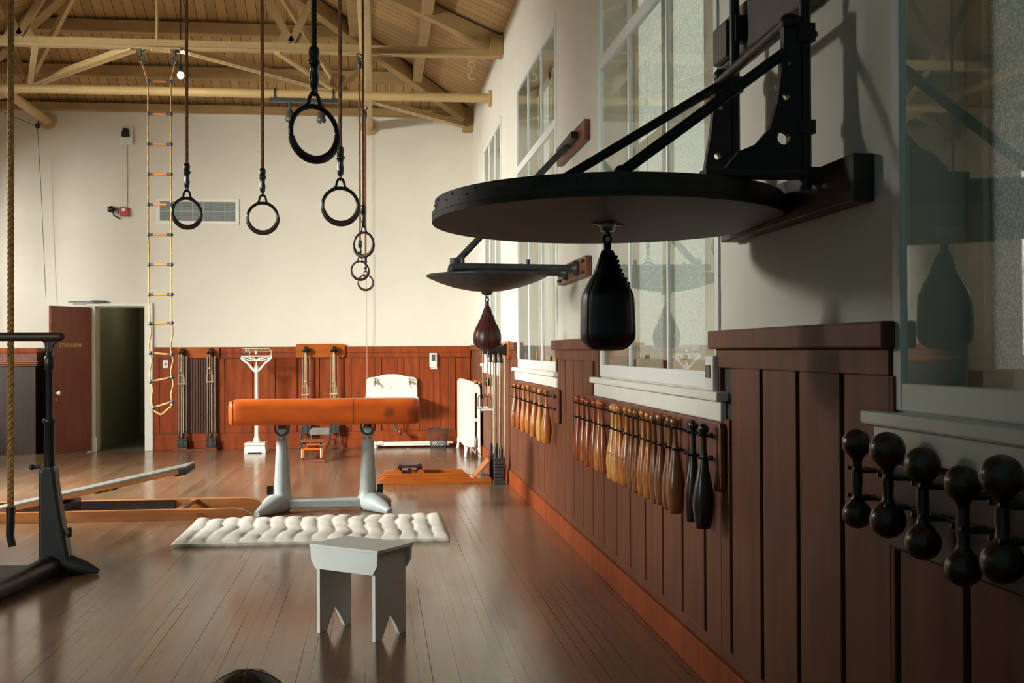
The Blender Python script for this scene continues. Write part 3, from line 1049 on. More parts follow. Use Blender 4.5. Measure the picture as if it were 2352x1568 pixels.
# vent grille
t = thing('air_vent', 'wide grey louvred vent grille high on the back wall', 'vent', (-2.7, YB, 3.43))
vx0, vx1, vz0, vz1 = -3.32, -2.09, 3.44, 3.83
b = B()
b.box(vx0, vx1, YB - 0.02, YB - 0.001, vz0, vz0 + 0.05); b.box(vx0, vx1, YB - 0.02, YB - 0.001, vz1 - 0.05, vz1)
b.box(vx0, vx0 + 0.055, YB - 0.02, YB - 0.001, vz0 + .05, vz1 - .05); b.box(vx1 - 0.055, vx1, YB - 0.02, YB - 0.001, vz0 + .05, vz1 - .05)
link('frame', b, 'white', t, 0.004)
b = B(); b.box(vx0 + .04, vx1 - .04, YB - 0.004, YB - 0.0005, vz0 + .04, vz1 - .04); link('backing', b, 'black', t)
b = B()
for k in range(22):
    z = vz0 + 0.058 + k * 0.0128
    b.box(vx0 + .055, vx1 - .055, YB - 0.014, YB - 0.006, z, z + 0.0065)
for k in range(1, 7):
    x = vx0 + 0.055 + (vx1 - vx0 - 0.11) * k / 7
    b.box(x - 0.005, x + 0.005, YB - 0.017, YB - 0.006, vz0 + .05, vz1 - .05)
b.box(vx0 + .055, vx1 - .055, YB - 0.016, YB - 0.006, (vz0 + vz1) / 2 - 0.006, (vz0 + vz1) / 2 + 0.006)
link('louvres', b, 'tealgrey', t)

# socket, thermostat
t = thing('light_switch', 'white switch plate on the wainscot beside the door casing', 'switch', (-3.19, YB - 0.03, 1.25))
b = B(); b.box(-3.225, -3.15, YB - 0.022, YB - 0.0125, 1.25, 1.37); link('plate', b, 'lightplastic', t, 0.003)
b = B(); b.cyl((-3.19, YB - 0.02, 1.31), (-3.19, YB - 0.034, 1.31), 0.012); link('toggle', b, 'iron', t)
t = thing('thermostat', 'white wall thermostat on the wainscot above the wire basket', 'thermostat', (0.865, YB - 0.04, 1.21))
b = B(); b.box(0.81, 0.925, YB - 0.07, YB - 0.0125, 1.24, 1.46); b.box(0.83, 0.93, YB - 0.05, YB - 0.0125, 1.205, 1.24); link('housing', b, 'lightplastic', t, 0.006)
b = B(); b.box(0.84, 0.90, YB - 0.072, YB - 0.07, 1.335, 1.435); link('display', b, 'greyplastic', t)


# ---- chest weight machines
def chest_weight(label, bx0, bx1, bz0, bz1, cols, stack, handle_z, base=True, back=None, feet=False):
    t = thing('chest_weight', label, 'exercise machine', ((bx0 + bx1) / 2, YB - 0.1, 0))
    yw = YB - 0.035
    b = B(); b.prism(rrect(bx0, bx1, bz0, bz1, 0.03), yw - 0.035, yw); link('top_board', b, 'orangewood', t, 0.004)
    if back:
        x0, x1, z0, z1 = back
        b = B(); b.box(x0, x1, yw - 0.012, yw, z0, z1)
        n = 14
        for k in range(n):
            x = x0 + (x1 - x0) * (k + 0.5) / n
            wd = 0.014 if k not in (6, 7, 8) else 0.024
            b.box(x - wd / 2, x + wd / 2, yw - 0.026, yw - 0.012, z0 + 0.01, z1 - 0.01)
        link('grooved_back', b, 'darkred', t, 0.003)
    for ci, x in enumerate(cols):
        yc = yw - 0.11
        b = B()
        zt_ = (bz0 + bz1) / 2
        b.box(x - 0.03, x + 0.03, yw - 0.05, yw - 0.035, zt_ - 0.065, zt_ + 0.065)
        b.lathe([(0.022, 0), (0.05, 0.005), (0.05, 0.02), (0.042, 0.025), (0.05, 0.03), (0.05, 0.045), (0.022, 0.05)], (x - 0.025, yc - 0.01, zt_ + 0.015), 18, 'x')
        b.box(x - 0.034, x - 0.027, yw - 0.16, yw - 0.035, zt_ - 0.03, zt_ + 0.03)
        b.box(x + 0.027, x + 0.034, yw - 0.16, yw - 0.035, zt_ - 0.03, zt_ + 0.03)
        b.ball((x - 0.045, yc, zt_ - 0.005), 0.018, 10); b.ball((x + 0.045, yc, zt_ - 0.005), 0.018, 10)
        link('pulley', b, 'black', t, 0.003)
        z_s0, z_s1 = stack
        b = B()
        for dx in (-0.055, 0.055):
            b.cyl((x + dx, yc + 0.03, 0.06), (x + dx, yc + 0.03, bz0 + 0.03), 0.009, 10)
        link_each('guide_rod', b, 'steel', t)
        b = B()
        b.cyl((x - 0.012, yc - 0.04, handle_z[ci] + 0.10), (x - 0.006, yc - 0.03, zt_ + 0.05), 0.007, 8)
        b.cyl((x + 0.012, yc + 0.0, z_s1 + 0.08), (x + 0.010, yc + 0.0, zt_ + 0.04), 0.007, 8)
        b.cyl((x - 0.016, yc + 0.01, z_s1 + 0.02), (x - 0.016, yc + 0.01, zt_), 0.005, 8)
        b.ball((x - 0.012, yc - 0.04, handle_z[ci] + 0.115), 0.018, 10)
        link('rope', b, 'rope_pale', t)
        b = B()
        hz = handle_z[ci]
        b.tube([(x - 0.058, yc - 0.045, hz - 0.09), (x - 0.056, yc - 0.045, hz)] + arc(x - 0.01, hz, 0.046, 175, 5, 10, yc - 0.045) + [(x + 0.036, yc - 0.045, hz), (x + 0.038, yc - 0.045, hz - 0.09)], 0.005, 8)
        h = link('stirrup_handle', b, 'rope_pale', t)
        b = B(); b.cyl((x - 0.066, yc - 0.045, hz - 0.09), (x + 0.046, yc - 0.045, hz - 0.09), 0.011, 10); link('grip', b, 'rope_pale', h)
        b = B()
        n = 5
        for k in range(n):
            z0 = z_s0 + (z_s1 - z_s0) * k / n
            b.box(x - 0.074, x + 0.074, yc - 0.05, yc + 0.07, z0 + 0.003, z0 + (z_s1 - z_s0) / n - 0.002)
        b.box(x - 0.02, x + 0.02, yc - 0.06, yc - 0.05, z_s0, z_s1)
        for dx in (-0.055, 0.055):
            b.lathe([(0.018, 0), (0.018, 0.03), (0.013, 0.05), (0.017, 0.09), (0.012, 0.11)], (x + dx, yc + 0.03, z_s1), 12)
        b.lathe([(0.028, -0.01), (0.034, 0), (0.028, 0.01)], (x, yc, z_s1 + 0.045), 14, 'x')
        link('weight_stack', b, 'iron', t, 0.003)
        if feet:
            b = B()
            b.tube([(x - 0.075, yc, z_s0), (x - 0.085, yc, 0.10), (x - 0.085, yc, 0.03), (x - 0.05, yc - 0.02, 0.012), (x + 0.05, yc - 0.02, 0.012), (x + 0.085, yc, 0.03), (x + 0.08, yc, z_s0)], 0.010, 8)
            b.tube(arc(x, 0.09, 0.06, 0, 360, 18, yc)[:-1], 0.008, 8, True)
            link('lower_pulley', b, 'iron', t)
    if base:
        b = B(); b.box(bx0 - 0.04, bx1 - 0.02, yw - 0.20, yw, 0, 0.03); b.box(bx0 + 0.0, bx0 + 0.16, yw - 0.18, yw, 0.03, 0.052); b.box(cols[1] - 0.08, cols[1] + 0.09, yw - 0.18, yw, 0.03, 0.052)
        link('base_board', b, 'redwood', t, 0.004)
    return t


MT['darkred'] = mat('dark_grooved_panel', (0.085, 0.030, 0.020), 0.4, var=0.2, scale=3, stretch=(5, 5, 0.5))
chest_weight('chest weight machine with two rope columns and dark grooved back, beside the door', -3.0, -2.385, 1.40, 1.565, (-2.92, -2.50), (0.055, 0.19), (1.10, 1.13), True, (-2.97, -2.42, 0.26, 1.40))
chest_weight('chest weight machine on orange board rising above the wainscot, behind the leather horse', -1.235, -0.495, 1.40, 1.61, (-1.08, -0.655), (0.24, 0.40), (0.92, 0.93), False, None, True)

# rowing attachment in front of the second machine
t = thing('rowing_machine', 'small wooden rolling seat frame on the floor in front of the back wall weights', 'rowing machine', (-0.85, 16.2, 0))
b = B(); b.box(-1.03, -0.70, 15.45, 15.62, 0, 0.03); link('foot_plank', b, 'redwood', t, 0.004)
b = B()
for x in (-1.0, -0.75):
    b.beam((x, 15.52, 0.05), (x, 15.56, 0.17), 0.04, 0.06, (0, 1, 0))
    b.beam((x, 15.55, 0.10), (x + 0.02, 17.2, 0.14), 0.035, 0.07)
link('side_rail', b, 'orangewood', t, 0.004)
b = B(); b.cyl((-1.0, 15.75, 0.15), (-0.75, 15.75, 0.15), 0.018); b.cyl((-1.0, 16.3, 0.17), (-0.75, 16.3, 0.17), 0.018); link_each('roller', b, 'orangewood', t)
b = B(); b.box(-1.05, -0.72, 15.72, 15.98, 0.245, 0.275); link('seat', b, 'redwood', t, 0.008)
b = B()
for x in (-1.0, -0.77):
    b.lathe([(0.035, -0.012), (0.035, 0.012)], (x, 15.80, 0.205), 14, 'x')
link_each('wheel', b, 'steel', t)
b = B(); b.prism([(-0.99, 0.27), (-0.70, 0.27), (-0.70, 0.37), (-0.95, 0.37), (-0.99, 0.33)], 16.86, 16.89); link('footboard', b, 'benchtop', t, 0.004)

# ---- weighing scale
t = thing('weighing_scale', 'white enamel weighing scale on a tall column against the wainscot', 'scale', (-1.79, 17.1, 0))
sx, sy = -1.785, 17.12
b = B()
b.add([(sx - .16, sy - .19, 0), (sx + .16, sy - .19, 0), (sx + .16, sy + .22, 0), (sx - .16, sy + .22, 0), (sx - .145, sy - .17, .115), (sx + .145, sy - .17, .115), (sx + .145, sy + .2, .115), (sx - .145, sy + .2, .115)], [(0, 3, 2, 1), (4, 5, 6, 7), (0, 1, 5, 4), (1, 2, 6, 5), (2, 3, 7, 6), (3, 0, 4, 7)])
link('base', b, 'enamel', t, 0.008)
b = B(); b.box(sx - .15, sx + .15, sy - .18, sy + .19, .118, .155); link('platform', b, 'enamel', t, 0.008)
b = B(); b.box(sx - .1, sx + .1, sy - .192, sy - .188, 0.0, 0.016); link('base_gap_shade', b, 'black', t)  # black strip painted as the shade of the gap under the base
b = B(); b.lathe([(0.06, 0.155), (0.045, 0.19), (0.032, 0.24), (0.03, 0.6), (0.028, 1.22), (0.033, 1.23), (0.03, 1.27), (0.012, 1.29), (0.009, 1.34)], (sx, sy + 0.08, 0), 18); link('column', b, 'enamel', t)
b = B()
yy = sy + 0.08
for s in (-1, 1):
    b.tube([(sx + s * .02, yy, 1.20), (sx + s * .07, yy, 1.25), (sx + s * .12, yy, 1.315), (sx + s * .18, yy, 1.36), (sx + s * .215, yy, 1.39), (sx + s * .215, yy, 1.42)], [0.022, 0.018, 0.017, 0.017, 0.02, 0.012], 10)
    for k in range(1, 5):
        b.tube([(sx, yy, 1.375 - 0.012), (sx + s * (0.05 * k), yy, 1.42)], 0.005, 6)
    b.tube([(sx, yy, 1.36), (sx + s * .12, yy, 1.365), (sx + s * .2, yy, 1.40)], 0.008, 8)
b.box(sx - .22, sx + .22, yy - 0.012, yy + 0.012, 1.42, 1.436)
link('yoke', b, 'enamel', t)
b = B()
b.tube([(sx - .2, yy, 1.49), (sx - .2, yy, 1.54), (sx + .2, yy, 1.54), (sx + .2, yy, 1.49)], 0.007, 8, closed=True)
b.box(sx - .18, sx + .2, yy - 0.005, yy + 0.005, 1.513, 1.522)
b.cyl((sx + .2, yy, 1.515), (sx + .245, yy, 1.515), 0.006)
for x in (-.105, .21):
    b.tube([(sx + x, yy, 1.436), (sx + x + .01, yy, 1.48), (sx + x - 0.01, yy, 1.53)], 0.008, 8)
link('beam', b, 'greenwhite', t)
b = B(); b.lathe([(0.018, 1.455), (0.018, 1.505)], (sx - 0.005, yy, 0), 14); b.lathe([(0.012, 1.50), (0.012, 1.53)], (sx - .15, yy, 0), 12); link('poise_weight', b, 'enamel', t)

# ---- sink
t = thing('wall_sink', 'white enamel sink with scalloped high back on the back wall', 'sink', (0.22, 17.5, 0.7))
sx0, sx1 = -0.18, 0.62
pts = [(sx0, 0.70), (sx1, 0.70), (sx1 - 0.01, 1.04)]
for i in range(6):
    a = R(0 + 90 * i / 5); pts.append((sx1 - 0.08 + 0.07 * math.cos(a), 1.03 + 0.06 * math.sin(a)))
xm = (sx0 + sx1) / 2
for i in range(1, 8):
    u = i / 8
    pts.append((sx1 - 0.09 + (xm - 0.16 - sx1 + 0.20) * 0 - (0.30) * u * 1.0, 1.09 + 0.045 * (0.5 - 0.5 * math.cos(PI * min(1, u * 1.15)))))
for i in range(7, 0, -1):
    u = i / 8
    pts.append((sx0 + 0.09 + 0.30 * u, 1.09 + 0.045 * (0.5 - 0.5 * math.cos(PI * min(1, u * 1.15)))))
for i in range(6):
    a = R(90 + 90 * i / 5); pts.append((sx0 + 0.08 + 0.07 * math.cos(a), 1.03 + 0.06 * math.sin(a)))
b = B(); b.prism(pts, YB - 0.085, YB - 0.03); link('splashback', b, 'enamel', t, 0.012, 3)
b = B()
rim = rrect(sx0 - 0.01, sx1 + 0.01, 17.22, YB - 0.085, 0.06)
inn = rrect(sx0 + 0.05, sx1 - 0.05, 17.28, YB - 0.12, 0.05)
low = rrect(sx0 + 0.06, sx1 - 0.06, 17.28, YB - 0.10, 0.06)
ib = rrect(sx0 + 0.10, sx1 - 0.10, 17.32, YB - 0.15, 0.05)
n = len(rim)
vs = [(p[0], p[1], 0.60) for p in low] + [(p[0], p[1], 0.72) for p in rim] + [(p[0], p[1], 0.785) for p in rim] + [(p[0], p[1], 0.785) for p in inn] + [(p[0], p[1], 0.65) for p in ib]
fs = []
for L in range(4):
    for i in range(n):
        fs.append((L * n + i, L * n + (i + 1) % n, (L + 1) * n + (i + 1) % n, (L + 1) * n + i))
fs += [tuple(range(n - 1, -1, -1)), tuple(range(4 * n, 5 * n))]
b.add(vs, fs, True); link('basin', b, 'enamel', t)
for x in (-0.035, 0.50):
    b = B()
    b.cyl((x, YB - 0.085, 1.02), (x, YB - 0.15, 1.02), 0.018); b.cyl((x, YB - 0.14, 1.0), (x, YB - 0.14, 1.07), 0.010)
    b.cyl((x - 0.028, YB - 0.14, 1.07), (x + 0.028, YB - 0.14, 1.07), 0.007); b.cyl((x, YB - 0.165, 1.07), (x, YB - 0.115, 1.07), 0.007)
    b.tube([(x, YB - 0.13, 1.02), (x, YB - 0.19, 1.015), (x, YB - 0.20, 0.96)], 0.012, 10)
    b.ball((x, YB - 0.14, 1.012), 0.024, 12)
    link('tap', b, 'steel', t)
b = B()
for x in (-0.08, 0.22, 0.53):
    b.cyl((x, YB - 0.084, 0.93), (x, YB - 0.088, 0.93), 0.007, 8)
link_each('bolt', b, 'iron', t)
b = B(); b.tube([(0.26, 17.5, 0.61), (0.26, 17.5, 0.34), (0.27, 17.48, 0.29), (0.31, 17.46, 0.26)], 0.018, 10); link('drain_pipe', b, 'iron', t)
b = B(); b.ball((0.345, 17.46, 0.25), 0.048, 14, (0.8, 1, 1)); link('trap', b, 'redwood', t)

# floor pipe to the radiator
t = thing('heating_pipe', 'white heating pipe along the back wall floor toward the radiator', 'pipe', (0.5, 17.55, 0))
b = B(); b.cyl((-0.02, 17.56, 0.075), (1.16, 17.56, 0.075), 0.022, 14); b.cyl((0.06, 17.56, 0.045), (1.1, 17.56, 0.045), 0.018, 12); link('pipe', b, 'enamel', t)
b = B(); b.ball((-0.03, 17.56, 0.06), 0.045, 12); b.cyl((0.0, 17.56, 0.07), (0.08, 17.56, 0.075), 0.035); b.cyl((-0.03, 17.56, 0), (-0.03, 17.56, 0.06), 0.035); link('elbow', b, 'enamel', t)

# wire basket
t = thing('wire_basket', 'tapered brown wire waste basket on the floor beside the radiator', 'basket', (0.93, 17.38, 0))
b = B()
bc = Vector((0.93, 17.38, 0)); r0, r1, H = 0.115, 0.165, 0.29
n = 30
for s in (1, -1):
    for k in range(n):
        p = []
        for i in range(9):
            u = i / 8
            a = 2 * PI * k / n + s * u * 1.1
            r = r0 + (r1 - r0) * u
            p.append(bc + Vector((r * math.cos(a), r * math.sin(a), 0.01 + H * u)))
        b.tube(p, 0.0022, 4, cap=False)
link('mesh', b, 'iron', t)
b = B()
for u, rr in ((0, .004), (.08, .003), (1, .005)):
    r = r0 + (r1 - r0) * u
    b.tube([bc + Vector((r * math.cos(2 * PI * k / 28), r * math.sin(2 * PI * k / 28), 0.008 + H * u)) for k in range(28)], rr, 6, True)
link_each('rim', b, 'iron', t)

# radiator along the right wall
t = thing('radiator', 'cream cast iron radiator standing in the back right corner', 'radiator', (1.33, 16.7, 0))
def rad_section():
    b = B()
    # end profile in x-z: two columns joined at top, middle and foot, with a sloping rounded shoulder
    top = [(1.224, 0.98)]
    for i in range(8):
        a = R(180 - 100 * i / 7); top.append((1.285 + 0.061 * math.cos(a), 1.01 + 0.061 * math.sin(a)))
    top += [(1.35, 1.055), (1.41, 1.015), (1.432, 0.985), (1.438, 0.95), (1.438, 0.90), (1.224, 0.90)]
    b.prism(top, 0, 0.085)
    b.prism([(1.224, 0.14), (1.368, 0.14), (1.368, 0.90), (1.224, 0.90)], 0, 0.085)
    b.prism([(1.392, 0.14), (1.438, 0.14), (1.438, 0.90), (1.392, 0.90)], 0, 0.085)
    b.box(1.366, 1.394, 0.005, 0.08, 0.50, 0.545)
    b.box(1.366, 1.394, 0.005, 0.08, 0.14, 0.20)
    b.box(1.272, 1.360, -0.006, 0.0, 0.24, 0.50); b.box(1.272, 1.360, -0.006, 0.0, 0.55, 0.86)
    return b
pitch_ = 0.115
for k in range(14):
    bb = rad_section(); y0 = 15.86 + k * pitch_
    bb.v = [(v[0], v[1] + y0, v[2]) for v in bb.v]
    link('section', bb, 'enamel', t, 0.012, 3)
b = B(); b.cyl((1.29, 15.9, 0.2), (1.29, 17.45, 0.2), 0.03); b.cyl((1.29, 15.9, 0.95), (1.29, 17.45, 0.95), 0.03); link_each('header', b, 'enamel', t)
for yk in (15.86, 17.35):
    for x, s in ((1.245, -1), (1.415, 1)):
        b = B(); b.prism([(x - 0.03, 0.16), (x + 0.03, 0.16), (x + s * 0.012 + 0.018, 0.07), (x + s * 0.02 + 0.022, 0.0), (x + s * 0.02 - 0.022, 0.0), (x + s * 0.012 - 0.016, 0.07)], yk, yk + 0.085); link('foot', b, 'enamel', t, 0.01, 2)
b = B(); b.lathe([(0.012, 0), (0.024, 0.01), (0.026, 0.13), (0.018, 0.16), (0.002, 0.165)], (1.37, 15.78, 0.12), 16); b.tube([(1.37, 15.78, 0.13), (1.37, 15.78, 0.05), (1.33, 15.86, 0.10), (1.30, 15.9, 0.16)], 0.013, 8); link('valve', b, 'steel', t)

# thin cords
b = B(); b.cyl((-0.155, YB - 0.12, 1.09), (-0.155, YB - 0.12, 4.9), 0.0045, 6)
single('pull_cord', b, 'rope_pale', 'thin pale cord hanging from the ceiling to the sink', 'cord')
t = thing('pulley_line', 'thin dark line running from a small pulley down to the door', 'cord', (-4.85, YB - 0.3, 2.3))
b = B(); b.tube([(-4.98, YB - 0.25, 4.82), (-4.94, YB - 0.2, 3.8), (-4.88, YB - 0.2, 2.3)], 0.004, 6); b.tube([(-4.98, YB - 0.25, 4.84), (-5.7, 16.2, 5.05)], 0.004, 6); link('line', b, 'iron', t)
b = B(); b.lathe([(0.03, -0.012), (0.04, -0.012), (0.03, 0), (0.04, 0.012), (0.03, 0.012)], (-4.98, YB - 0.25, 4.85), 14, 'y'); b.cyl((-4.98, YB - 0.25, 4.88), (-4.96, YB - 0.2, 4.97), 0.008, 6); link('pulley', b, 'iron', t)

# ================================================================== RINGS, ROPES, LADDER
def hang_ring(label, x, y, z, dia, top, rot, rope_m, group, big=False):
    """ring centre at z, outer diameter dia, rope up to top"""
    t = thing('hanging_ring', label, 'gym ring', (x, y, z - dia / 2), group)
    Rm = dia / 2 - 0.012
    tilt = 8
    b = B()
    b.tube(arc(x, z, Rm, -12 + tilt, 192 + tilt, 36, y, rot), 0.0105, 12)
    # shoulder loop at the top
    ch, sh = math.cos(rot), math.sin(rot)
    P = lambda h, zz: (x + h * ch, y + h * sh, zz)
    zt_ = z + Rm
    b.tube([P(-0.05, zt_ - 0.010), P(-0.026, zt_ + 0.008), P(-0.021, zt_ + 0.035), P(-0.012, zt_ + 0.052), P(0, zt_ + 0.057), P(0.012, zt_ + 0.052), P(0.021, zt_ + 0.035), P(0.026, zt_ + 0.008), P(0.05, zt_ - 0.010)], 0.008, 10)
    link('ring_frame', b, 'blackg', t)
    b = B()
    n = 36
    pts = arc(x, z, Rm, 185 + tilt, 355 + tilt, n, y, rot)
    rs = [0.0135 + 0.004 * math.sin(PI * i / n) for i in range(n + 1)]
    b.tube(pts, rs, 14)
    link('leather_grip', b, 'leather_brown', t)
    b = B()
    zc = zt_ + 0.045
    b.tube(arc(x, zc + 0.02, 0.018, 0, 360, 16, y, rot + PI / 2)[:-1], 0.006, 8, True)
    b.lathe([(0.006, 0.02), (0.017, 0.035), (0.021, 0.07), (0.016, 0.10), (0.018, 0.12), (0.026, 0.128), (0.026, 0.14), (0.019, 0.15), (0.023, 0.175), (0.019, 0.195), (0.012, 0.20)], (x, y, zc), 16)
    link('clasp', b, 'blackg', t)
    zr = zc + 0.19
    b = B(); b.rope((x, y, zr), (x, y, top - 0.16), 0.0125, 0.055, 3, 6, 0.011)
    link('rope', b, rope_m, t)
    b = B()
    b.lathe([(0.015, -0.17), (0.03, -0.14), (0.026, -0.08), (0.014, -0.05)], (x, y, top), 14)
    b.tube(arc(x, top - 0.02, 0.03, 0, 360, 14, y, rot)[:-1], 0.009, 8, True)
    link('swivel_hook', b, 'iron', t)
    return t


TOP = 4.905
MT['darkrope'] = mat('dark_rope', (0.035, 0.020, 0.016), 0.85, var=0.3, scale=40)
G1 = 'travelling rings in a row'
hang_ring('nearest and largest ring in the overhead row, on a dark rope', -0.25, 4.66, 2.385, 0.240, TOP, R(33), 'darkrope', G1)
hang_ring('ring of the overhead row between the big near ring and the twin ropes', -0.21, 6.71, 2.35, 0.232, TOP, R(8), 'rope_red', G1)
hang_ring('topmost of the three small far rings hanging in one line', -0.115, 10.04, 2.435, 0.232, TOP, R(-34), 'rope_red', G1)
hang_ring('middle of the three small far rings, with a brown grip', -0.19, 13.11, 2.42, 0.232, TOP, R(20), 'rope_red', G1)
hang_ring('lowest and farthest ring of the row, hanging before the back wall', -0.155, 15.9, 2.45, 0.232, TOP, R(5), 'rope_red', G1)
G2 = 'pair of still rings'
hang_ring('ring of the pair with plain cream wall behind it', -0.79, 8.05, 2.43, 0.232, 4.90, R(2), 'rope_red', G2)
hang_ring('ring of the pair hanging before the vent grille', -1.305, 8.05, 2.46, 0.225, 4.90, R(28), 'rope_red', G2)

# climbing rope
t = thing('climbing_rope', 'thick twisted golden climbing rope with dark leather end near the floor', 'rope', (-2.585, 8.4, 0.11))
b = B(); b.rope((-2.585, 8.4, 0.36), (-2.575, 8.4, 5.02), 0.0235, 0.115, 3, 10, 0.014)
link('rope', b, 'rope', t)
b = B(); b.tube([(-2.583, 8.4, 0.40), (-2.584, 8.4, 0.30), (-2.588, 8.4, 0.20), (-2.572, 8.4, 0.125)], [0.029, 0.029, 0.028, 0.026], 14); b.tube([(-2.583, 8.4, 0.405), (-2.583, 8.4, 0.36)], 0.032, 14)
link('leather_end', b, 'leather_black', t)

# rope ladder
t = thing('rope_ladder', 'rope ladder with wooden rungs hanging from the truss by the door', 'rope ladder', (-2.48, TY, 0.9))
lz = [4.61, 4.235, 3.885, 3.54, 3.19, 2.845, 2.50, 2.155, 1.825, 1.475, 1.175, 0.885]
LX = [(-2.605, -2.350)] * 6 + [(-2.600, -2.348), (-2.598, -2.348), (-2.590, -2.347), (-2.588, -2.346), (-2.582, -2.344), (-2.552, -2.340)]
dz = [(0, 0)] * 6 + [(0, 0), (0, 0), (-0.005, 0.005), (0.01, -0.01), (-0.02, 0.03), (-0.03, 0.04)]
dz = [(a, c) for a, c in dz]
for side in (0, 1):
    b = B()
    mx = -2.68 if side == 0 else -2.30
    px = [(mx, TY, CH - 0.16)] + [(LX[k][side], TY, lz[k] + dz[k][side]) for k in range(12)]
    for p, q in zip(px[:-1], px[1:]):
        s = 1 if side else -1
        amp = 0.012 if q[2] < 1.6 else 0.0
        b.rope(p, q, 0.0105, 0.05, 3, 6, 0.012, (lambda tt, a=amp, s=s: (a * math.sin(2 * PI * tt), 0, 0)))
    link('side_rope', b, 'rope', t)
for k in range(12):
    a = Vector((LX[k][0], TY, lz[k] + dz[k][0])); c = Vector((LX[k][1], TY, lz[k] + dz[k][1]))
    b = B(); b.cyl(a, c, 0.0135, 10)
    rg = link('rung', b, 'bench', t)
    b = B()
    d = (c - a)
    b.cyl(a - d * 0.03, a + d * 0.2, 0.0165, 10); b.cyl(c - d * 0.2, c + d * 0.03, 0.0165, 10)
    b.ball(a, 0.024, 10); b.ball(c, 0.024, 10)
    link_each('rung_cap', b, 'iron', rg)
b = B()
b.tube([(LX[11][0], TY, 0.85), (-2.535, TY, 0.815), (-2.475, TY, 0.775), (-2.44, TY, 0.79), (-2.41, TY, 0.825), (-2.36, TY, 0.86), (-2.34, TY, 0.92)], 0.011, 8)
link('end_loop', b, 'rope', t)
for mx in (-2.68, -2.30):
    b = B()
    b.lathe([(0.055, -0.036), (0.06, -0.05), (0.02, -0.06), (0.018, -0.10)], (mx, TY, CH), 16)
    b.tube(arc(mx, CH - 0.125, 0.03, 0, 360, 14, TY)[:-1], 0.008, 8, True)
    b.tube(arc(mx + (0.01 if mx < -2.5 else -0.01), CH - 0.17, 0.028, 0, 360, 14, TY)[:-1], 0.008, 8, True)
    link('swivel_hook', b, 'iron', t)

# ================================================================== FLOOR APPARATUS
# leather horse
t = thing('pommel_horse', 'tan leather vaulting horse on two grey pedestal legs', 'vaulting horse', (-0.48, 10.8, 0))
hx0, hx1, hz0, hz1, hy0, hy1 = -1.365, 0.395, 0.812, 1.048, 10.60, 11.0
b = B()
prof = rrect(hy0, hy1, hz0, hz1, 0.07, 6)
cy_, cz_ = (hy0 + hy1) / 2, (hz0 + hz1) / 2
stations = [(hx0, 0.55), (hx0 + 0.005, 0.74), (hx0 + 0.02, 0.87), (hx0 + 0.045, 0.95), (hx0 + 0.09, 0.995), (hx0 + 0.15, 1.0)]
stations += [(hx0 + 0.15 + (hx1 - hx0 - 0.3) * k / 12, 1.0 + 0.006 * math.sin(k * 1.9)) for k in range(1, 12)]
stations += [(hx1 - 0.15, 1.0), (hx1 - 0.09, 0.995), (hx1 - 0.045, 0.95), (hx1 - 0.02, 0.87), (hx1 - 0.005, 0.74), (hx1, 0.55)]
vs, fs = [], []
n = len(prof)
for x, s in stations:
    sz = s if s > 0.99 else 0.5 + s * 0.5
    for p in prof:
        vs.append((x, cy_ + (p[0] - cy_) * s, cz_ + (p[1] - cz_) * sz))
for i in range(len(stations) - 1):
    for k in range(n):
        fs.append((i * n + k, i * n + (k + 1) % n, (i + 1) * n + (k + 1) % n, (i + 1) * n + k))
fs += [tuple(range(n - 1, -1, -1)), tuple(range((len(stations) - 1) * n, len(stations) * n))]
b.add(vs, fs, True)
body = link('body', b, 'tan', t)
b = B()
sp = [(-0.22, cy_ + (p[0] - cy_) * 1.001, cz_ + (p[1] - cz_) * 1.001) for p in prof]
b.tube(sp, 0.0022, 6, True)
for xs_, sc in ((hx0 + 0.045, 0.955), (hx1 - 0.045, 0.955)):
    b.tube([(xs_, cy_ + (p[0] - cy_) * sc, cz_ + (p[1] - cz_) * 0.98) for p in prof], 0.0022, 6, True)
link_each('seam', b, 'leather_red', body)
b = B(); b.prism(rrect(0.122, 0.148, 0.895, 0.985, 0.006), hy0 - 0.0025, hy0 + 0.002); link('leather_patch', b, 'tan', body)
for x in (-0.885, -0.09):
    b = B(); b.lathe([(0.11, 0.10), (0.095, 0.125), (0.082, 0.16), (0.076, 0.22), (0.066, 0.45), (0.058, 0.66), (0.05, 0.668)], (x, 10.8, 0), 24)
    leg = link('leg', b, 'tealgrey', t)
    b = B(); b.cyl((x, 10.8, 0.665), (x, 10.8, 0.70), 0.036, 18); link('collar', b, 'steel', leg)
    b = B(); b.lathe([(0.045, 0.695), (0.062, 0.71), (0.066, 0.76), (0.05, 0.775)], (x, 10.8, 0), 20); link('head', b, 'tealgrey', leg)
    b = B(); b.tube(arc(x, 0.775, 0.062, 180, 360, 16, 10.74) + [(x + 0.062, 10.74, 0.815)], 0.011, 8)
    b.tube([(x - 0.062, 10.74, 0.775), (x - 0.062, 10.74, 0.815)], 0.011, 8); b.ball((x, 10.8, 0.79), 0.04, 12)
    link('yoke', b, 'iron', leg)
    s = -1 if x < -0.5 else 1
    b = B(); b.box(x + s * 0.085, x + s * 0.125, 10.78, 10.82, 0.16, 0.24); b.cyl((x + s * 0.125, 10.8, 0.20), (x + s * 0.14, 10.8, 0.20), 0.045, 14); link('height_lever', b, 'black', leg)
b = B()
b.box(-0.885, -0.09, 10.72, 10.89, 0.028, 0.115)
link('base_beam', b, 'tealgrey', t, 0.02, 3)
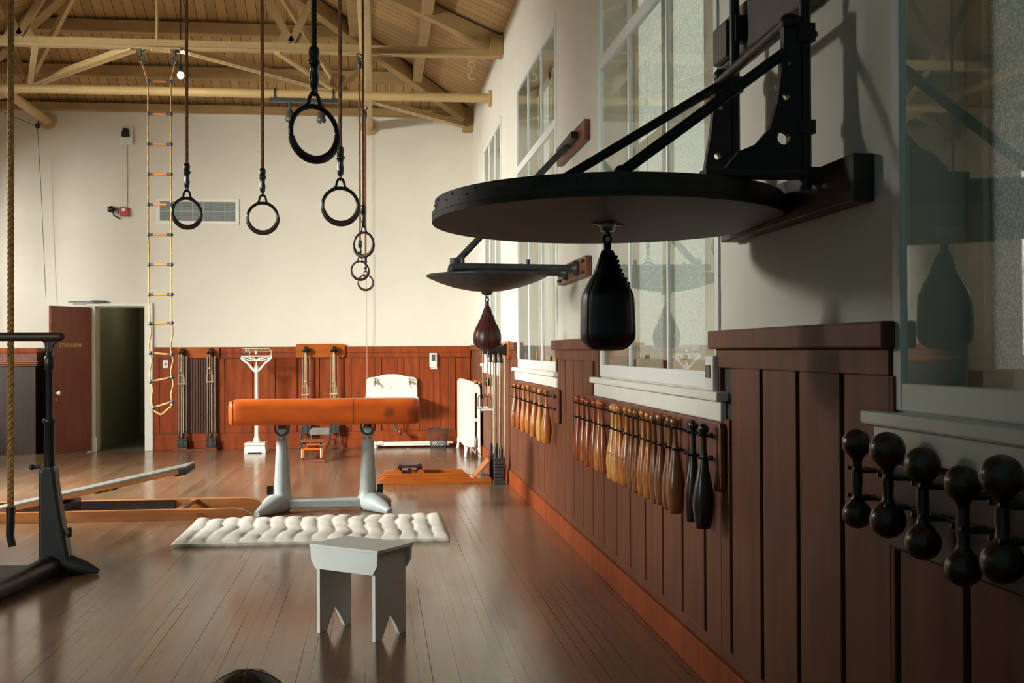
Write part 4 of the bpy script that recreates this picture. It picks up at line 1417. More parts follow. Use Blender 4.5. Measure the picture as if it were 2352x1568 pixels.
for x, s in ((-0.885, -1), (-0.09, 1)):
    for d in (-1, 1):
        b = B()
        ex, ey = x + s * 0.20, 10.8 + d * 0.36
        b.tube([(x, 10.8, 0.075), (x + s * 0.05, 10.8 + d * 0.12, 0.078), (x + s * 0.14, 10.8 + d * 0.26, 0.05), (ex, ey, 0.024)], [0.10, 0.09, 0.062, 0.030], 16)
        b.v = [(v[0], v[1], max(0.0, v[2])) for v in b.v]
        link('foot', b, 'tealgrey', t)

# quilted mat
t = thing('gym_mat', 'white quilted cotton mat on the floor in front of the leather horse', 'mat', (-0.5, 9.5, 0))
mx0, mx1, my0, my1 = -1.565, 0.565, 8.90, 10.10
NX, NY = 190, 60
b = B()
vs, fs = [], []
rnd = random.Random(3)
NR = 16
ph = [rnd.uniform(-0.25, 0.25) for _ in range(NR + 2)]
for j in range(NY + 1):
    v = j / NY
    for i in range(NX + 1):
        u = i / NX
        wob = 0.10 * math.sin(7 * v + 3 * u) + 0.06 * math.sin(17 * v + 11 * u) + 0.12 * math.sin(2.5 * v * PI + u * 5)
        q = u * NR + wob * (1 - abs(2 * u - 1) ** 4)
        r = abs(math.sin(PI * q)) ** 0.36
        e = min(1.0, min(u, 1 - u) / 0.022, min(v, 1 - v) / 0.05)
        e = math.sqrt(max(0.0, 1 - (1 - e) ** 2))
        tuft = 0.006 * math.sin(v * 9 + math.floor(q) * 2.1) + 0.004 * math.sin(v * 23 + math.floor(q) * 1.3)
        z = 0.022 + e * (0.016 + 0.024 * r + tuft * r)
        sc = 0.004 * math.sin(q * 2 * PI) * (1 - e)
        xx = mx0 + (mx1 - mx0) * u
        yy = my0 + (my1 - my0) * v + 0.035 * (u - 0.5) * 0 + sc
        vs.append((xx, yy, z))
W = NX + 1
for j in range(NY):
    for i in range(NX):
        fs.append((j * W + i, j * W + i + 1, (j + 1) * W + i + 1, (j + 1) * W + i))
b.add(vs, fs, True)
ring = [(i, 0) for i in range(NX + 1)] + [(NX, j) for j in range(1, NY + 1)] + [(i, NY) for i in range(NX - 1, -1, -1)] + [(0, j) for j in range(NY - 1, 0, -1)]
top_ = [vs[j * W + i] for i, j in ring]
n = len(top_)
cxm, cym = (mx0 + mx1) / 2, (my0 + my1) / 2
bot = [(cxm + (p[0] - cxm) * 0.996, cym + (p[1] - cym) * 0.994, 0.0) for p in top_]
b.add(top_ + bot, [(i, n + i, n + (i + 1) % n, (i + 1) % n) for i in range(n)] + [tuple(range(n, 2 * n))], True)
link('cushion', b, 'canvas', t)
b = B(); b.tube([(p[0], p[1], 0.026) for p in top_[::3]], 0.0045, 6, True); link('piping', b, 'canvas', t)

# white stool: local x across, y along
t = bpy.data.objects.new('step_stool', None); C.objects.link(t)
t.location = (-0.014, 5.876, 0); t.rotation_euler = (0, 0, R(51.9))
tag(t, 'small white painted wooden stool with V-cut board legs nearest the quilted mat', 'stool')
LL, WW, HH = 0.392, 0.262, 0.475
def leg_poly():
    return [(0.0, 0.0), (0.055, 0.0), (0.131, 0.125), (0.207, 0.0), (WW, 0.0), (WW, HH - 0.02), (0.0, HH - 0.02)]
for y0 in (0.0, LL - 0.02):
    b = B(); b.prism(leg_poly(), y0, y0 + 0.02); link('leg', b, 'stool', t, 0.0015, local=True)
for x0 in (-0.018, WW):
    b = B(); b.prism([(0.005, 0.345), (LL - 0.005, 0.345), (LL + 0.025, 0.39), (LL + 0.03, HH - 0.018), (-0.03, HH - 0.018), (-0.025, 0.39)], x0, x0 + 0.018, 'yz'); link('apron', b, 'stool', t, 0.0015, local=True)
b = B(); b.box(-0.022, WW + 0.022, -0.034, LL + 0.034, HH - 0.018, HH); link('seat', b, 'stool', t, 0.003, local=True)

# springboard
t = thing('springboard', 'wooden springboard with a sloping deck on two long runners beside the mat', 'springboard', (-2.4, 10.7, 0))
def runner(y0, y1, x1, h):
    pts = [(-4.0, 0), (x1 - 0.10, 0), (x1, 0.012)]
    for i in range(7):
        a = R(0 + 90 * i / 6); pts.append((x1 - 0.17 + 0.17 * math.cos(a), h - 0.07 + 0.07 * math.sin(a)))
    pts += [(-4.0, h)]
    b = B(); b.prism(pts, y0, y1); return link('runner', b, 'bench', t, 0.004)
r1 = runner(10.36, 10.42, -1.13, 0.095)
r2_ = runner(11.02, 11.08, -1.10, 0.105)
b = B(); b.box(-1.60, -1.545, 10.352, 10.36, 0.045, 0.058); link('dowel', b, 'redwood', r1)
b = B(); b.beam((-1.76, 10.42, 0.085), (-1.72, 11.02, 0.09), 0.05, 0.03); link('cross_strut', b, 'bench', t, 0.003)
b = B()
b.beam((-3.72, 10.66, -0.0 + 0.03), (-1.70, 10.66, 0.462), 0.40, 0.020); link('deck_top', b, 'benchtop', t, 0.002)
b = B()
n_ = Vector((-0.209, 0, 0.978))
off = n_ * -0.028
b.beam(Vector((-3.72, 10.66, 0.03)) + off, Vector((-1.78, 10.66, 0.445)) + off, 0.40, 0.036); link('deck', b, 'bench', t, 0.003)
b = B(); b.beam(Vector((-1.78, 10.66, 0.445)) + off, Vector((-1.70, 10.66, 0.462)) + off, 0.40, 0.05)
for xx, zz in ((-1.74, 0.40), (-1.79, 0.39), (-2.35, 0.275), (-2.42, 0.26), (-2.49, 0.245)):
    b.beam((xx, 10.48, zz), (xx, 10.84, zz), 0.045, 0.025)
link_each('rubber_cleat', b, 'rubber', t, 0.003)
b = B(); b.box(-2.88, -2.74, 10.40, 10.95, 0.0, 0.15); link('spacer_block', b, 'darkwood', t, 0.003)
b = B(); b.box(-4.0, -1.9, 11.0, 11.018, 0.01, 0.10); link('inner_board', b, 'darkwood', t)

# dark apparatus on the left: a single cast upright with a wooden rail
t = thing('parallel_bar', 'dark cast iron upright with an oval rail behind the climbing rope', 'parallel bars', (-2.17, 7.95, 0))
px, py = -2.195, 7.95
b = B()
npts = 24
poly = []
for i in range(npts):
    a = 2 * PI * i / npts
    poly.append((py + 0.027 * math.cos(a), 1.603 + 0.030 * math.sin(a)))
b.prism(poly, -4.6, -2.13, 'yz')
b.ball((-2.13, py, 1.603), 0.028, 16, (1.4, 0.95, 1.05))
link('rail', b, 'darkwood', t)
b = B(); b.prism([(px - 0.045, 1.573), (-2.11, 1.578), (-2.14, 1.565), (px + 0.035, 1.548), (px + 0.022, 1.50), (px - 0.022, 1.50), (px - 0.027, 1.555)], py - 0.022, py + 0.022); link('saddle', b, 'black', t, 0.006)
b = B(); b.lathe([(0.021, 0.9), (0.023, 1.38), (0.03, 1.385), (0.03, 1.47), (0.023, 1.475), (0.023, 1.56)], (px, py, 0), 18); link('post', b, 'black', t)
b = B(); b.lathe([(0.036, 0.55), (0.034, 1.02), (0.042, 1.025), (0.042, 1.05), (0.026, 1.055)], (px, py, 0), 20); link('sleeve', b, 'black', t)
b = B(); b.prism([(px - 0.055, 0.06), (px + 0.155, 0.06), (px + 0.125, 0.2), (px + 0.085, 0.42), (px + 0.055, 0.62), (px + 0.05, 0.70), (px + 0.034, 0.74), (px - 0.036, 0.74), (px - 0.055, 0.70)], py - 0.065, py + 0.065); link('pedestal', b, 'black', t, 0.02, 3)
b = B(); b.cyl((px - 0.05, py - 0.03, 0.735), (px - 0.10, py - 0.03, 0.73), 0.012); b.ball((px - 0.105, py - 0.03, 0.73), 0.02, 10); b.lathe([(0.012, 0), (0.034, 0.01), (0.034, 0.03), (0.014, 0.035)], (px + 0.115, py - 0.02, 0.285), 16, 'x'); link_each('knob', b, 'black', t)
b = B()
b.tube([(px + 0.0, py, 0.06), (px + 0.13, py, 0.065), (px + 0.24, py - 0.02, 0.045), (px + 0.325, py - 0.03, 0.02)], [0.08, 0.075, 0.045, 0.018], 14)
b.tube([(px + 0.02, py, 0.06), (px - 0.02, py - 0.25, 0.06), (px - 0.10, py - 0.75, 0.05), (px - 0.18, py - 1.35, 0.05)], [0.085, 0.07, 0.055, 0.05], 14)
b.box(px - 0.12, px + 0.14, py - 0.07, py + 0.07, 0.0, 0.07)
link('foot', b, 'black', t)
b = B(); b.box(-3.3, -2.34, 7.72, 8.20, 0.0, 0.028); link('base_plate', b, 'iron', t, 0.004)

# black ball at the lower edge of the picture
t = thing('medicine_ball', 'black leather ball on the floor nearer than the white stool', 'ball', (-0.475, 4.2, 0))
b = B(); b.ball((-0.475, 4.2, 0.172), 0.172, 40); ballo = link('ball', b, 'leather_black', t)
b = B()
for k in range(4):
    a = PI * k / 4
    b.tube([(-0.475 + 0.1725 * math.cos(q) * math.cos(a), 4.2 + 0.1725 * math.cos(q) * math.sin(a), 0.172 + 0.1725 * math.sin(q)) for q in [2 * PI * i / 40 for i in range(40)]], 0.0018, 6, True)
link('stitching', b, 'leather_brown', ballo)

# ================================================================== SPEED BAGS
# near platform
DCX, DCY, DZ0, DR = 0.845, 4.1, 1.965, 0.645
t = thing('speed_bag_platform', 'big dark round wooden speed bag platform close by on wall brackets', 'punching platform', (DCX, DCY, DZ0))
def disc_clip(r, x):      # the disc is cut flat where it meets the wall plank
    return min(x, 1.425)
def disc_layer(b, r, z0, z1, n=96):
    poly = [(disc_clip(r, DCX + r * math.cos(2 * PI * k / n)), DCY + r * math.sin(2 * PI * k / n)) for k in range(n)]
    tl = 0.022
    zz = lambda p: -(p[1] - DCY) * tl
    m = len(poly)
    vs = [(p[0], p[1], z0 + zz(p)) for p in poly] + [(p[0], p[1], z1 + zz(p)) for p in poly]
    fs = [tuple(range(m - 1, -1, -1)), tuple(range(m, 2 * m))]
    b.add(vs, fs)
    b.add(vs, [(i, (i + 1) % m, m + (i + 1) % m, m + i) for i in range(m)], True)
b = B(); disc_layer(b, DR, DZ0, DZ0 + 0.020); link('striking_board', b, 'disc', t)
b = B(); disc_layer(b, DR + 0.001, DZ0 + 0.0203, DZ0 + 0.034); link('lower_ring', b, 'discrim', t)
b = B(); disc_layer(b, DR - 0.010, DZ0 + 0.036, DZ0 + 0.078)
for k in range(46):
    a = PI * 0.86 + k * PI * 1.1 / 46
    b.ball((DCX + (DR - 0.011) * math.cos(a), DCY + (DR - 0.011) * math.sin(a), DZ0 + 0.05 + 0.015 * ((k * 7) % 3 - 1) - DR * math.sin(a) * 0.022), 0.005, 6)
link('upper_ring', b, 'discrim', t)
b = B(); b.box(0.40, 0.50, 3.90, 4.5, DZ0 + 0.085, DZ0 + 0.125); b.box(1.05, 1.40, 3.53, 3.61, DZ0 + 0.092, DZ0 + 0.118); b.box(1.15, 1.40, 4.26, 4.34, DZ0 + 0.075, DZ0 + 0.118)
link_each('bearer', b, 'disc', t, 0.006)
b = B(); b.box(1.43, 1.498, 3.27, 4.60, 1.945, 2.092); link('wall_plank', b, 'disc', t, 0.006)
b = B(); b.box(1.43, 1.498, 3.45, 4.62, 2.665, 2.86); b.box(1.40, 1.43, 4.42, 4.60, 2.68, 2.83); link('wall_plank', b, 'disc', t, 0.008)
for y in (3.56, 4.29):
    b = B(); b.cyl((1.395, y, 2.02), (1.395, y, 3.1), 0.019, 16); b.box(1.39, 1.435, y - 0.03, y + 0.03, 2.04, 2.09); b.box(1.39, 1.435, y - 0.03, y + 0.03, 2.70, 2.80); link('slide_rod', b, 'black', t)
    k = 1.0
    zb = 2.085
    near = y < 4
    if near:
        out = [(1.375, 2.585), (1.34, 2.59), (1.315, 2.56), (1.318, 2.50), (1.308, 2.40), (1.295, 2.30), (1.270, 2.215), (1.225, 2.165), (1.165, 2.14), (1.12, 2.085), (1.375, 2.085)]
        holes = [(1.335, 2.43, 0.0075), (1.325, 2.32, 0.0125), (1.315, 2.185, 0.022)]
    else:
        out = [(1.375, 2.555), (1.335, 2.56), (1.315, 2.53), (1.305, 2.44), (1.292, 2.33), (1.272, 2.22), (1.255, 2.085), (1.375, 2.085)]
        holes = [(1.332, 2.44, 0.0085), (1.318, 2.25, 0.0135)]
    b = B(); b.plate(out, holes, y - 0.018, y + 0.018)
    b.box(1.365, 1.42, y - 0.028, y + 0.028, 2.50, 2.56); b.box(1.365, 1.42, y - 0.026, y + 0.026, 2.20, 2.245)
    b.ball((1.425, y, 2.53), 0.014, 8); b.ball((1.34, y, 2.565), 0.032, 12)
    link('cast_bracket', b, 'black', t)
    b = B()
    if near:
        b.cyl((1.325, y, 2.467), (0.78, y, 2.068), 0.0185, 14); b.ball((0.78, y, 2.066), 0.026, 10)
    else:
        b.cyl((1.335, y, 2.532), (0.62, y, 2.10), 0.0185, 14); b.ball((0.62, y, 2.095), 0.028, 10)
    link('strut', b, 'black', t)
b = B(); b.cyl((1.335, 3.56, 2.565), (1.335, 4.29, 2.545), 0.02, 14); link('cross_rod', b, 'black', t)
b = B(); b.lathe([(0.0, -0.03), (0.025, -0.028), (0.03, -0.012), (0.032, 0.0)], (DCX, DCY, DZ0 - 0.002), 18)
for k in range(4):
    a = PI / 2 * k + 0.3
    b.box(-0.009, 0.009, 0.028, 0.062, -0.006, 0.0, Matrix.Translation((DCX, DCY, DZ0 - 0.001)) @ Matrix.Rotation(a, 4, 'Z'))
link('swivel_plate', b, 'steel', t)


def speed_bag(label, x, y, ztop, zb, rmax, m, eye_z, pr, lace=True):
    t = thing('speed_bag', label, 'punching bag', (x, y, zb))
    H = ztop - zb
    # wide pear profile, fat towards the bottom and flattened underneath
    sm = [pr[0]]
    for i in range(len(pr) - 1):
        p0, p1, p2, p3 = pr[max(0, i - 1)], pr[i], pr[i + 1], pr[min(len(pr) - 1, i + 2)]
        for u in (0.25, 0.5, 0.75, 1.0):
            f = lambda a, b_, c, d: 0.5 * (2 * b_ + (c - a) * u + (2 * a - 5 * b_ + 4 * c - d) * u * u + (3 * b_ - a - 3 * c + d) * u ** 3)
            sm.append((max(0.0, f(p0[0], p1[0], p2[0], p3[0])), f(p0[1], p1[1], p2[1], p3[1])))
    pr = sm
    n = 48
    vs, fs = [], []
    for q, (r, h) in enumerate(pr):
        for k in range(n):
            a = 2 * PI * k / n
            s = 1 + 0.018 * (abs(math.cos(3 * a)) ** 0.5 - 0.6)          # six panels
            wr = 1 + (0.05 * math.sin(h * 70 + a) if (h > 0.62 and math.cos(a - 0.2) > 0.3 and lace) else 0)
            rr = r * rmax * s * wr
            vs.append((x + rr * math.cos(a), y + rr * math.sin(a), zb + H * h))
    for i in range(len(pr) - 1):
        for k in range(n):
            fs.append((i * n + k, i * n + (k + 1) % n, (i + 1) * n + (k + 1) % n, (i + 1) * n + k))
    b = B(); b.add(vs, fs, True); b.add(vs[-n:], [tuple(range(n))])
    bag = link('bag', b, m, t)
    b = B()
    for j in range(6):
        a = 2 * PI * j / 6 + PI / 6
        b.tube([(x + (r * rmax * 0.995) * math.cos(a), y + (r * rmax * 0.995) * math.sin(a), zb + H * h) for r, h in pr[1:]], 0.0026 * rmax / 0.1, 6)
    link_each('seam', b, m, bag)
    if lace:
        b = B()
        for i in range(7):
            h = 0.66 + 0.045 * i
            r = rmax * max(q[0] for q in pr if q[1] >= h) + 0.002
            a0 = 0.0
            b.tube([(x + r * math.cos(a0 + d), y + r * math.sin(a0 + d), zb + H * (h + 0.01 * ((i + j) % 2))) for j, d in enumerate((-0.28, -0.1, 0.1, 0.28))], 0.006, 6)
        link_each('lacing', b, m, bag)
    b = B()
    b.cyl((x, y, ztop - 0.005), (x, y, ztop + 0.03), 0.014, 12)
    b.tube(arc(x, ztop + 0.042, 0.014, 0, 360, 14, y)[:-1], 0.0045, 8, True)
    link('neck_loop', b, m, t)
    b = B()
    zz = ztop + 0.055
    pts = []
    for i in range(25):
        u = i / 24
        pts.append((x + 0.009 * math.sin(u * 2 * PI), y, zz + (eye_z - zz) * u))
    b.tube(pts, 0.0042, 8)
    link('hook', b, 'iron', t)
    return t


speed_bag('large black leather speed bag hanging under the big dark platform', DCX, DCY, 1.865, 1.498, 0.101, 'leather_black', DZ0 - 0.02,
          [(0.0, 0.0), (0.42, 0.003), (0.66, 0.02), (0.84, 0.055), (0.96, 0.10), (1.0, 0.16), (0.995, 0.26), (0.985, 0.36), (0.97, 0.48), (0.93, 0.56), (0.81, 0.63), (0.68, 0.70), (0.54, 0.76), (0.45, 0.82), (0.36, 0.89), (0.28, 0.95), (0.22, 0.985), (0.18, 1.0)])

# far platform: metal dish
EX, EY = 0.815, 8.4
t = thing('speed_bag_platform', 'grey metal dish speed bag platform farther along the right wall', 'punching platform', (EX, EY, 1.94))
b = B(); b.lathe([(0.0, 1.935), (0.12, 1.942), (0.25, 1.968), (0.36, 2.005), (0.43, 2.035), (0.455, 2.052), (0.45, 2.06), (0.36, 2.07), (0.2, 2.085), (0.0, 2.092)], (EX, EY, 0), 56); link('dish', b, 'iron', t)
for y in (8.16, 8.64):
    b = B(); b.cyl((0.56, y, 2.105), (1.455, y, 2.095), 0.026, 14); b.lathe([(0.06, 0), (0.06, 0.02), (0.035, 0.03), (0.035, 0.06)], (1.452, y, 2.095), 14, 'x', Matrix.Rotation(PI, 3, 'Z')); link('arm', b, 'iron', t)
b = B(); b.cyl((0.56, 8.16, 2.105), (0.56, 8.64, 2.105), 0.026, 14)
for yy in (8.2, 8.6):
    b.cyl((0.62, yy, 2.11), (0.62, yy, 2.16), 0.014); b.ball((0.62, yy, 2.165), 0.014, 8); b.cyl((1.10, yy, 2.10), (1.10, yy, 2.16), 0.014)
b.lathe([(0.036, -0.05), (0.036, 0.05)], (0.56, 8.4, 2.105), 14, 'y')
link('cross_arm', b, 'iron', t)
b = B(); b.cyl((0.545, 8.4, 2.11), (1.43, 8.4, 3.04), 0.025, 14); b.lathe([(0.035, -0.045), (0.035, 0.045)], (0.575, 8.4, 2.14), 14, 'z'); link('strut', b, 'iron', t)
b = B(); b.prism(rrect(7.82, 9.05, 2.02, 2.165, 0.02), 1.455, 1.499, 'yz'); lowb = link('wall_board', b, 'redwood', t, 0.005)
b = B()
for yy in (7.87, 7.93, 8.9, 9.0):
    for zz in (2.05, 2.13):
        b.ball((1.452, yy, zz), 0.012, 8)
link_each('bolt', b, 'black', lowb)
b = B(); b.prism(rrect(7.85, 9.08, 2.985, 3.13, 0.02), 1.455, 1.499, 'yz'); upb = link('wall_board', b, 'redwood', t, 0.005)
b = B(); b.beam((1.43, 8.1, 3.06), (1.43, 8.8, 3.05), 0.05, 0.05); link('iron_clamp', b, 'black', upb)
b = B(); b.lathe([(0.045, 0.0), (0.04, -0.02), (0.02, -0.03)], (EX, EY, 1.938), 16); link('swivel_plate', b, 'iron', t)
speed_bag('dark red leather speed bag hanging under the metal dish', EX, EY, 1.835, 1.505, 0.105, 'leather_red', 1.905,
          [(0.0, 0.0), (0.40, 0.006), (0.66, 0.035), (0.84, 0.08), (0.95, 0.14), (1.0, 0.23), (0.985, 0.32), (0.92, 0.41), (0.80, 0.50), (0.64, 0.60), (0.50, 0.69), (0.39, 0.77), (0.30, 0.85), (0.22, 0.92), (0.17, 0.97), (0.14, 1.0)])

# ================================================================== CLUB RACKS
def club_mesh(kind):
    L = 0.455
    pr = [(0.0, L), (0.012, L - 0.003), (0.021, L - 0.014), (0.0235, L - 0.026), (0.020, L - 0.038), (0.013, L - 0.047), (0.0115, L - 0.06), (0.0125, L - 0.11), (0.0165, L - 0.17), (0.025, L - 0.23), (0.034, L - 0.285), (0.0385, L - 0.33), (0.0385, L - 0.36), (0.034, L - 0.405), (0.028, L - 0.445), (0.025, 0.0), (0.0, 0.0)]
    if kind == 'stout':
        pr = [(r * (1.22 if h < L - 0.15 else 1.0), h) for r, h in pr]
    if kind == 'slim':
        pr = [(r * (0.86 if h < L - 0.15 else 1.0), h) for r, h in pr]
    b = B(); b.lathe(pr, (0, 0, 0), 22)
    return b


WOODS = {}
def cw(nm, c, c2):
    WOODS[nm] = mat('club_' + nm.replace(' ', '_'), c, 0.3, col2=c2, scale=9, stretch=(3, 3, 0.7), coat=0.25)
cw('reddish', (0.40, 0.085, 0.018), (0.22, 0.042, 0.011))
cw('orange brown', (0.52, 0.175, 0.030), (0.34, 0.098, 0.018))
cw('golden', (0.66, 0.32, 0.085), (0.52, 0.22, 0.05))
cw('brown', (0.30, 0.105, 0.030), (0.19, 0.060, 0.018))
cw('dark brown', (0.075, 0.034, 0.018), (0.035, 0.017, 0.011))
cw('nearly black', (0.035, 0.016, 0.011), (0.018, 0.009, 0.007))
ORD = ['first', 'second', 'third', 'fourth', 'fifth', 'sixth', 'seventh', 'eighth', 'ninth', 'tenth', 'eleventh', 'twelfth', 'thirteenth', 'fourteenth', 'fifteenth', 'sixteenth', 'seventeenth', 'eighteenth', 'nineteenth', 'twentieth']
CMESH = {}
def club(kind, wood, x, y, z, label, group, bands=False):
    key = (kind, wood)
    if key not in CMESH:
        t = link('indian_club', club_mesh(kind), WOODS[wood], None, local=True)
        CMESH[key] = t.data
    else:
        t = bpy.data.objects.new('indian_club', CMESH[key]); C.objects.link(t)
    t.location = (x, y, z)
    tag(t, label, 'club', group)
    if bands:
        b = B()
        for h in (0.155, 0.165, 0.075, 0.083):
            rr = 0.0385 * (1.22 if kind == 'stout' else 1.0) if h > 0.1 else 0.0345 * (1.22 if kind == 'stout' else 1.0)
            b.tube([(rr * math.cos(2 * PI * k / 20), rr * math.sin(2 * PI * k / 20), h) for k in range(20)], 0.0022, 6, True)
        link('turned_band', b, WOODS['brown'], t, local=True)
    t.rotation_euler = (R(random.uniform(-1.5, 1.5)), R(random.uniform(-0.5, 1.5)), random.uniform(0, 6))
    return t


def club_rack(label, y0, y1, z0, z1, ys, zh):
    t = thing('club_rack', label, 'rack', (1.47, (y0 + y1) / 2, z0))
    b = B(); b.prism(rrect(y0, y1, z0, z1, 0.035), 1.452, 1.474, 'yz'); link('board', b, 'redwood', t, 0.004)
    for dz_ in (-0.055, -0.155):
        b = B(); b.cyl((1.437, y0 + 0.08, zh + dz_), (1.437, y1 - 0.02, zh + dz_), 0.006, 8)
        for yy in ys:
            for s in (-1, 1):
                b.tube([(1.437, yy + s * 0.021, zh + dz_), (1.415, yy + s * 0.021, zh + dz_), (1.382, yy + s * 0.020, zh + dz_ + 0.004), (1.372, yy + s * 0.026, zh + dz_ + 0.01)], 0.0055, 6)
        for yy in (y0 + 0.12, (y0 + y1) / 2, y1 - 0.10):
            b.cyl((1.452, yy, zh + dz_), (1.437, yy, zh + dz_), 0.012, 8)
        link('iron_fork', b, 'black', t)
    return t


YS3 = [7.84, 7.65, 7.45, 7.27, 7.08, 6.92, 6.69, 6.54, 6.41, 6.27, 6.15, 6.03, 5.88, 5.75, 5.61, 5.49, 5.35, 5.22, 4.94, 4.77]
club_rack('long rack of clubs on the right wall under the middle window', 4.69, 7.90, 0.885, 1.183, YS3, 1.18)
W3 = ['reddish', 'reddish', 'reddish', 'reddish', 'orange brown', 'reddish', 'golden', 'golden', 'orange brown', 'orange brown', 'brown', 'brown', 'orange brown', 'orange brown', 'brown', 'brown', 'brown', 'brown', 'nearly black', 'nearly black']
K3 = ['slim', 'slim', 'plain', 'slim', 'plain', 'slim', 'plain', 'plain', 'plain', 'stout', 'slim', 'slim', 'plain', 'plain', 'slim', 'plain', 'plain', 'stout', 'plain', 'stout']
for i, yy in enumerate(YS3):
    bd = i in (6, 7, 9)
    club(K3[i], W3[i], 1.399, yy, 0.727 + random.uniform(-0.006, 0.006), '%s wooden club, %s from the far end of the long rack%s' % (W3[i], ORD[i], ', with turned bands' if bd else ''), 'clubs on the long rack', bd)
YS2 = [11.55, 11.19, 10.82, 10.47, 10.09, 9.71, 9.35]
club_rack('short far rack of clubs on the right wall beyond the long rack', 9.05, 11.7, 0.90, 1.178, YS2, 1.17)
W2 = ['brown', 'reddish', 'orange brown', 'orange brown', 'orange brown', 'golden', 'orange brown']
K2 = ['stout', 'plain', 'plain', 'plain', 'stout', 'plain', 'stout']
for i, yy in enumerate(YS2):
    club(K2[i], W2[i], 1.399, yy, 0.72 + random.uniform(-0.01, 0.01), '%s wooden club, %s from the far end of the short rack%s' % (W2[i], ORD[i], ', broad with turned bands' if i == 0 else ''), 'clubs on the short far rack', i == 0)

# dumbbells in the dark corner under the nearest window
t = thing('dumbbell_rack', 'dark rack board with iron forks under the nearest window, holding dumbbells', 'rack', (1.47, 2.6, 0.9))
b = B(); b.box(1.452, 1.474, 1.9, 3.1, 0.93, 1.175); link('board', b, 'darkwood', t, 0.01)
YD = [3.155, 2.955, 2.755, 2.555, 2.385]
b = B()
for z in (1.145, 1.065):
    b.cyl((1.437, 2.0, z), (1.437, 3.22, z), 0.006, 8)
    for yy in YD:
        for s in (-1, 1):
            b.tube([(1.452, yy + s * 0.02, z), (1.40, yy + s * 0.02, z), (1.365, yy + s * 0.022, z + 0.008)], 0.006, 6)
link('iron_fork', b, 'black', t)
def dumbbell(y, ztop, r, label):
    b = B()
    h = 0.29
    half = [(r * math.sin(PI * k / 16), r - r * math.cos(PI * k / 16)) for k in range(14)]
    half += [(0.0165, 2 * r + 0.004), (0.0145, 2 * r + 0.02), (0.0165, h / 2)]
    b.lathe(half + [(q, h - w) for q, w in reversed(half[:-1])], (1.385, y, ztop - h), 28)
    single('wooden_dumbbell', b, WOODS['dark brown'], label, 'dumbbell', 'dumbbells under the nearest window')
DL = ['dark wooden dumbbell hanging against the wainscot boards just beyond the nearest sill end', 'dark wooden dumbbell with the biggest heads, below the nearest sill end', 'dark wooden dumbbell third from the far end of the dumbbell rack', 'dark wooden dumbbell fourth from the far end of the dumbbell rack', 'dark wooden dumbbell at the near end of the dumbbell rack']
for i, yy in enumerate(YD):
    dumbbell(yy, [1.266, 1.272, 1.248, 1.222, 1.262][i], [0.042, 0.049, 0.046, 0.044, 0.049][i], DL[i])

# motion sensor on the window sill end
t = thing('motion_sensor', 'small white motion sensor at the right end of the middle window sill', 'sensor', (1.46, 4.86, 1.315))
b = B(); b.box(1.452, 1.487, 4.80, 4.92, 1.316, 1.47); link('housing', b, 'lightplastic', t, 0.01, 3)
b = B(); b.box(1.448, 1.452, 4.83, 4.90, 1.375, 1.43); link('lens', b, 'greyplastic', t)

# ---- chest weight machine on the right wall
t = thing('chest_weight', 'chest weight machine on the right wall with black pulleys and hanging cords', 'exercise machine', (1.4, 12.85, 0))
b = B(); b.prism(rrect(12.45, 13.35, 1.40, 1.60, 0.03), 1.440, 1.474, 'yz'); link('top_board', b, 'orangewood', t, 0.004)
for y in (12.62, 13.15):
    b = B()
    b.prism([(1.44, 1.44), (1.44, 1.58), (1.41, 1.56), (1.38, 1.535), (1.34, 1.54), (1.30, 1.56), (1.29, 1.50), (1.33, 1.47), (1.38, 1.455), (1.42, 1.44)], y - 0.03, y + 0.03)
    b.lathe([(0.02, -0.03), (0.052, -0.026), (0.052, -0.012), (0.044, 0), (0.052, 0.012), (0.052, 0.026), (0.02, 0.03)], (1.27, y, 1.50), 18, 'y')
    for s in (-1, 1):
        b.lathe([(0.022, 0.0), (0.016, -0.05), (0.022, -0.09), (0.026, -0.11)], (1.345 + 0.03 * s, y, 1.47), 12)
    link('pulley', b, 'black', t, 0.004)
    b = B()
    for s in (-1, 1):
        b.cyl((1.345 + 0.032 * s, y, 0.10), (1.345 + 0.032 * s, y, 1.42), 0.009, 10)
    link_each('guide_rod', b, 'steel', t)
    b = B()
    for xx in (1.225, 1.345, 1.42):
        zlo = 0.99 if xx < 1.3 else 0.3
        b.cyl((xx, y - 0.01, zlo), (xx, y - 0.01, 1.50), 0.0065, 8)
    link('rope', b, 'rope_pale', t)
    b = B()
    b.tube([(1.165, y, 0.83), (1.165, y, 0.91)] + arc(1.22, 0.93, 0.055, 170, 10, 10, y) + [(1.275, y, 0.91), (1.275, y, 0.83)], 0.006, 8)
    h = link('stirrup_handle', b, 'redwood', t)
    b = B(); b.cyl((1.155, y, 0.83), (1.285, y, 0.83), 0.015, 10); link('grip', b, 'lightplastic', h)
    b = B()
    for k in range(7):
        z0 = 0.045 + k * 0.036
        b.box(1.295, 1.400, y - 0.06, y + 0.06, z0 + 0.003, z0 + 0.034)
    for s in (-1, 1):
        b.lathe([(0.022, 0), (0.020, 0.04), (0.024, 0.08), (0.014, 0.12)], (1.345 + 0.032 * s, y, 0.297), 12)
    b.box(1.29, 1.405, y - 0.065, y + 0.065, 0.0, 0.045)
    link('weight_stack', b, 'iron', t, 0.004)

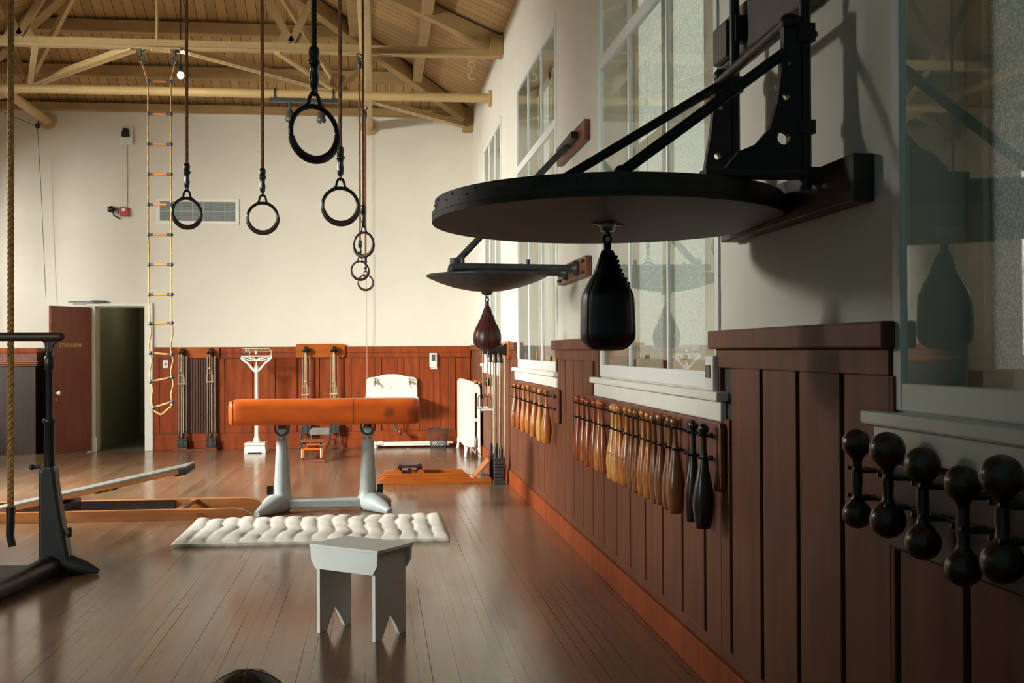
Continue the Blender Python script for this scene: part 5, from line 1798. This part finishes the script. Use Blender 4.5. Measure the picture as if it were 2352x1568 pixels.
# low wall pulley behind it, on an orange board
t = thing('wall_pulley', 'low iron wrist pulley on an orange board under the far window', 'exercise machine', (1.45, 14.6, 0.9))
b = B(); b.prism(rrect(14.25, 14.95, 0.93, 1.18, 0.02), 1.452, 1.474, 'yz'); link('board', b, 'orangewood', t, 0.004)
b = B(); b.lathe([(0.02, 0), (0.06, 0.005), (0.06, 0.03), (0.05, 0.035), (0.06, 0.05), (0.02, 0.06)], (1.385, 14.55, 1.09), 18, 'x'); b.box(1.39, 1.452, 14.52, 14.58, 1.06, 1.12); link('wheel', b, 'black', t)
b = B(); b.cyl((1.27, 14.55, 1.09), (1.39, 14.55, 1.085), 0.012, 10); b.ball((1.26, 14.55, 1.09), 0.026, 10); b.ball((1.31, 14.50, 1.08), 0.022, 10); link('handle', b, 'bench', t)

# ---- rowing machine in front of it
t = thing('rowing_machine', 'low orange wooden rowing machine on the floor at the right wall', 'rowing machine', (0.65, 13.0, 0))
def rail(y0, y1, x0):
    pts = [(x0 + 0.05, 0.0), (1.285, 0.0), (1.285, 0.055), (1.07, 0.055), (1.03, 0.065), (0.99, 0.10), (0.97, 0.115), (x0 + 0.07, 0.115), (x0 + 0.065, 0.09), (x0 + 0.045, 0.07), (x0 + 0.015, 0.055), (x0, 0.03)]
    b = B(); b.prism(pts, y0, y1); link('side_rail', b, 'orangewood', t, 0.004)
rail(12.76, 12.80, 0.01)
rail(13.17, 13.21, 0.01)
b = B(); b.box(1.06, 1.28, 12.80, 13.17, 0.03, 0.05); b.box(0.08, 0.14, 12.80, 13.17, 0.02, 0.05); link_each('cross_board', b, 'orangewood', t, 0.003)
st = B()
for i in range(1):
    pts = [(0.22, 0.19), (0.24, 0.225), (0.30, 0.212), (0.36, 0.212), (0.44, 0.215), (0.48, 0.228), (0.50, 0.215), (0.50, 0.18), (0.23, 0.18)]
    st.prism(pts, 12.80, 13.16)
seat = link('seat', st, 'leather_brown', t, 0.012, 3)
b = B()
for xx in (0.255, 0.465):
    b.box(xx - 0.018, xx + 0.018, 12.815, 12.835, 0.10, 0.185); b.box(xx - 0.018, xx + 0.018, 13.12, 13.14, 0.10, 0.185)
b.box(0.34, 0.38, 12.82, 12.84, 0.11, 0.17)
link_each('seat_bracket', b, 'black', t, 0.004)
b = B()
for xx in (0.235, 0.485):
    for y in (12.80, 13.15):
        b.lathe([(0.036, 0), (0.036, 0.02)], (xx, y, 0.125), 16, 'y')
link_each('wheel', b, 'orangewood', t)
b = B(); b.beam((1.10, 12.98, 0.06), (1.27, 12.98, 0.245), 0.34, 0.02); link('footboard', b, 'bench', t, 0.004)
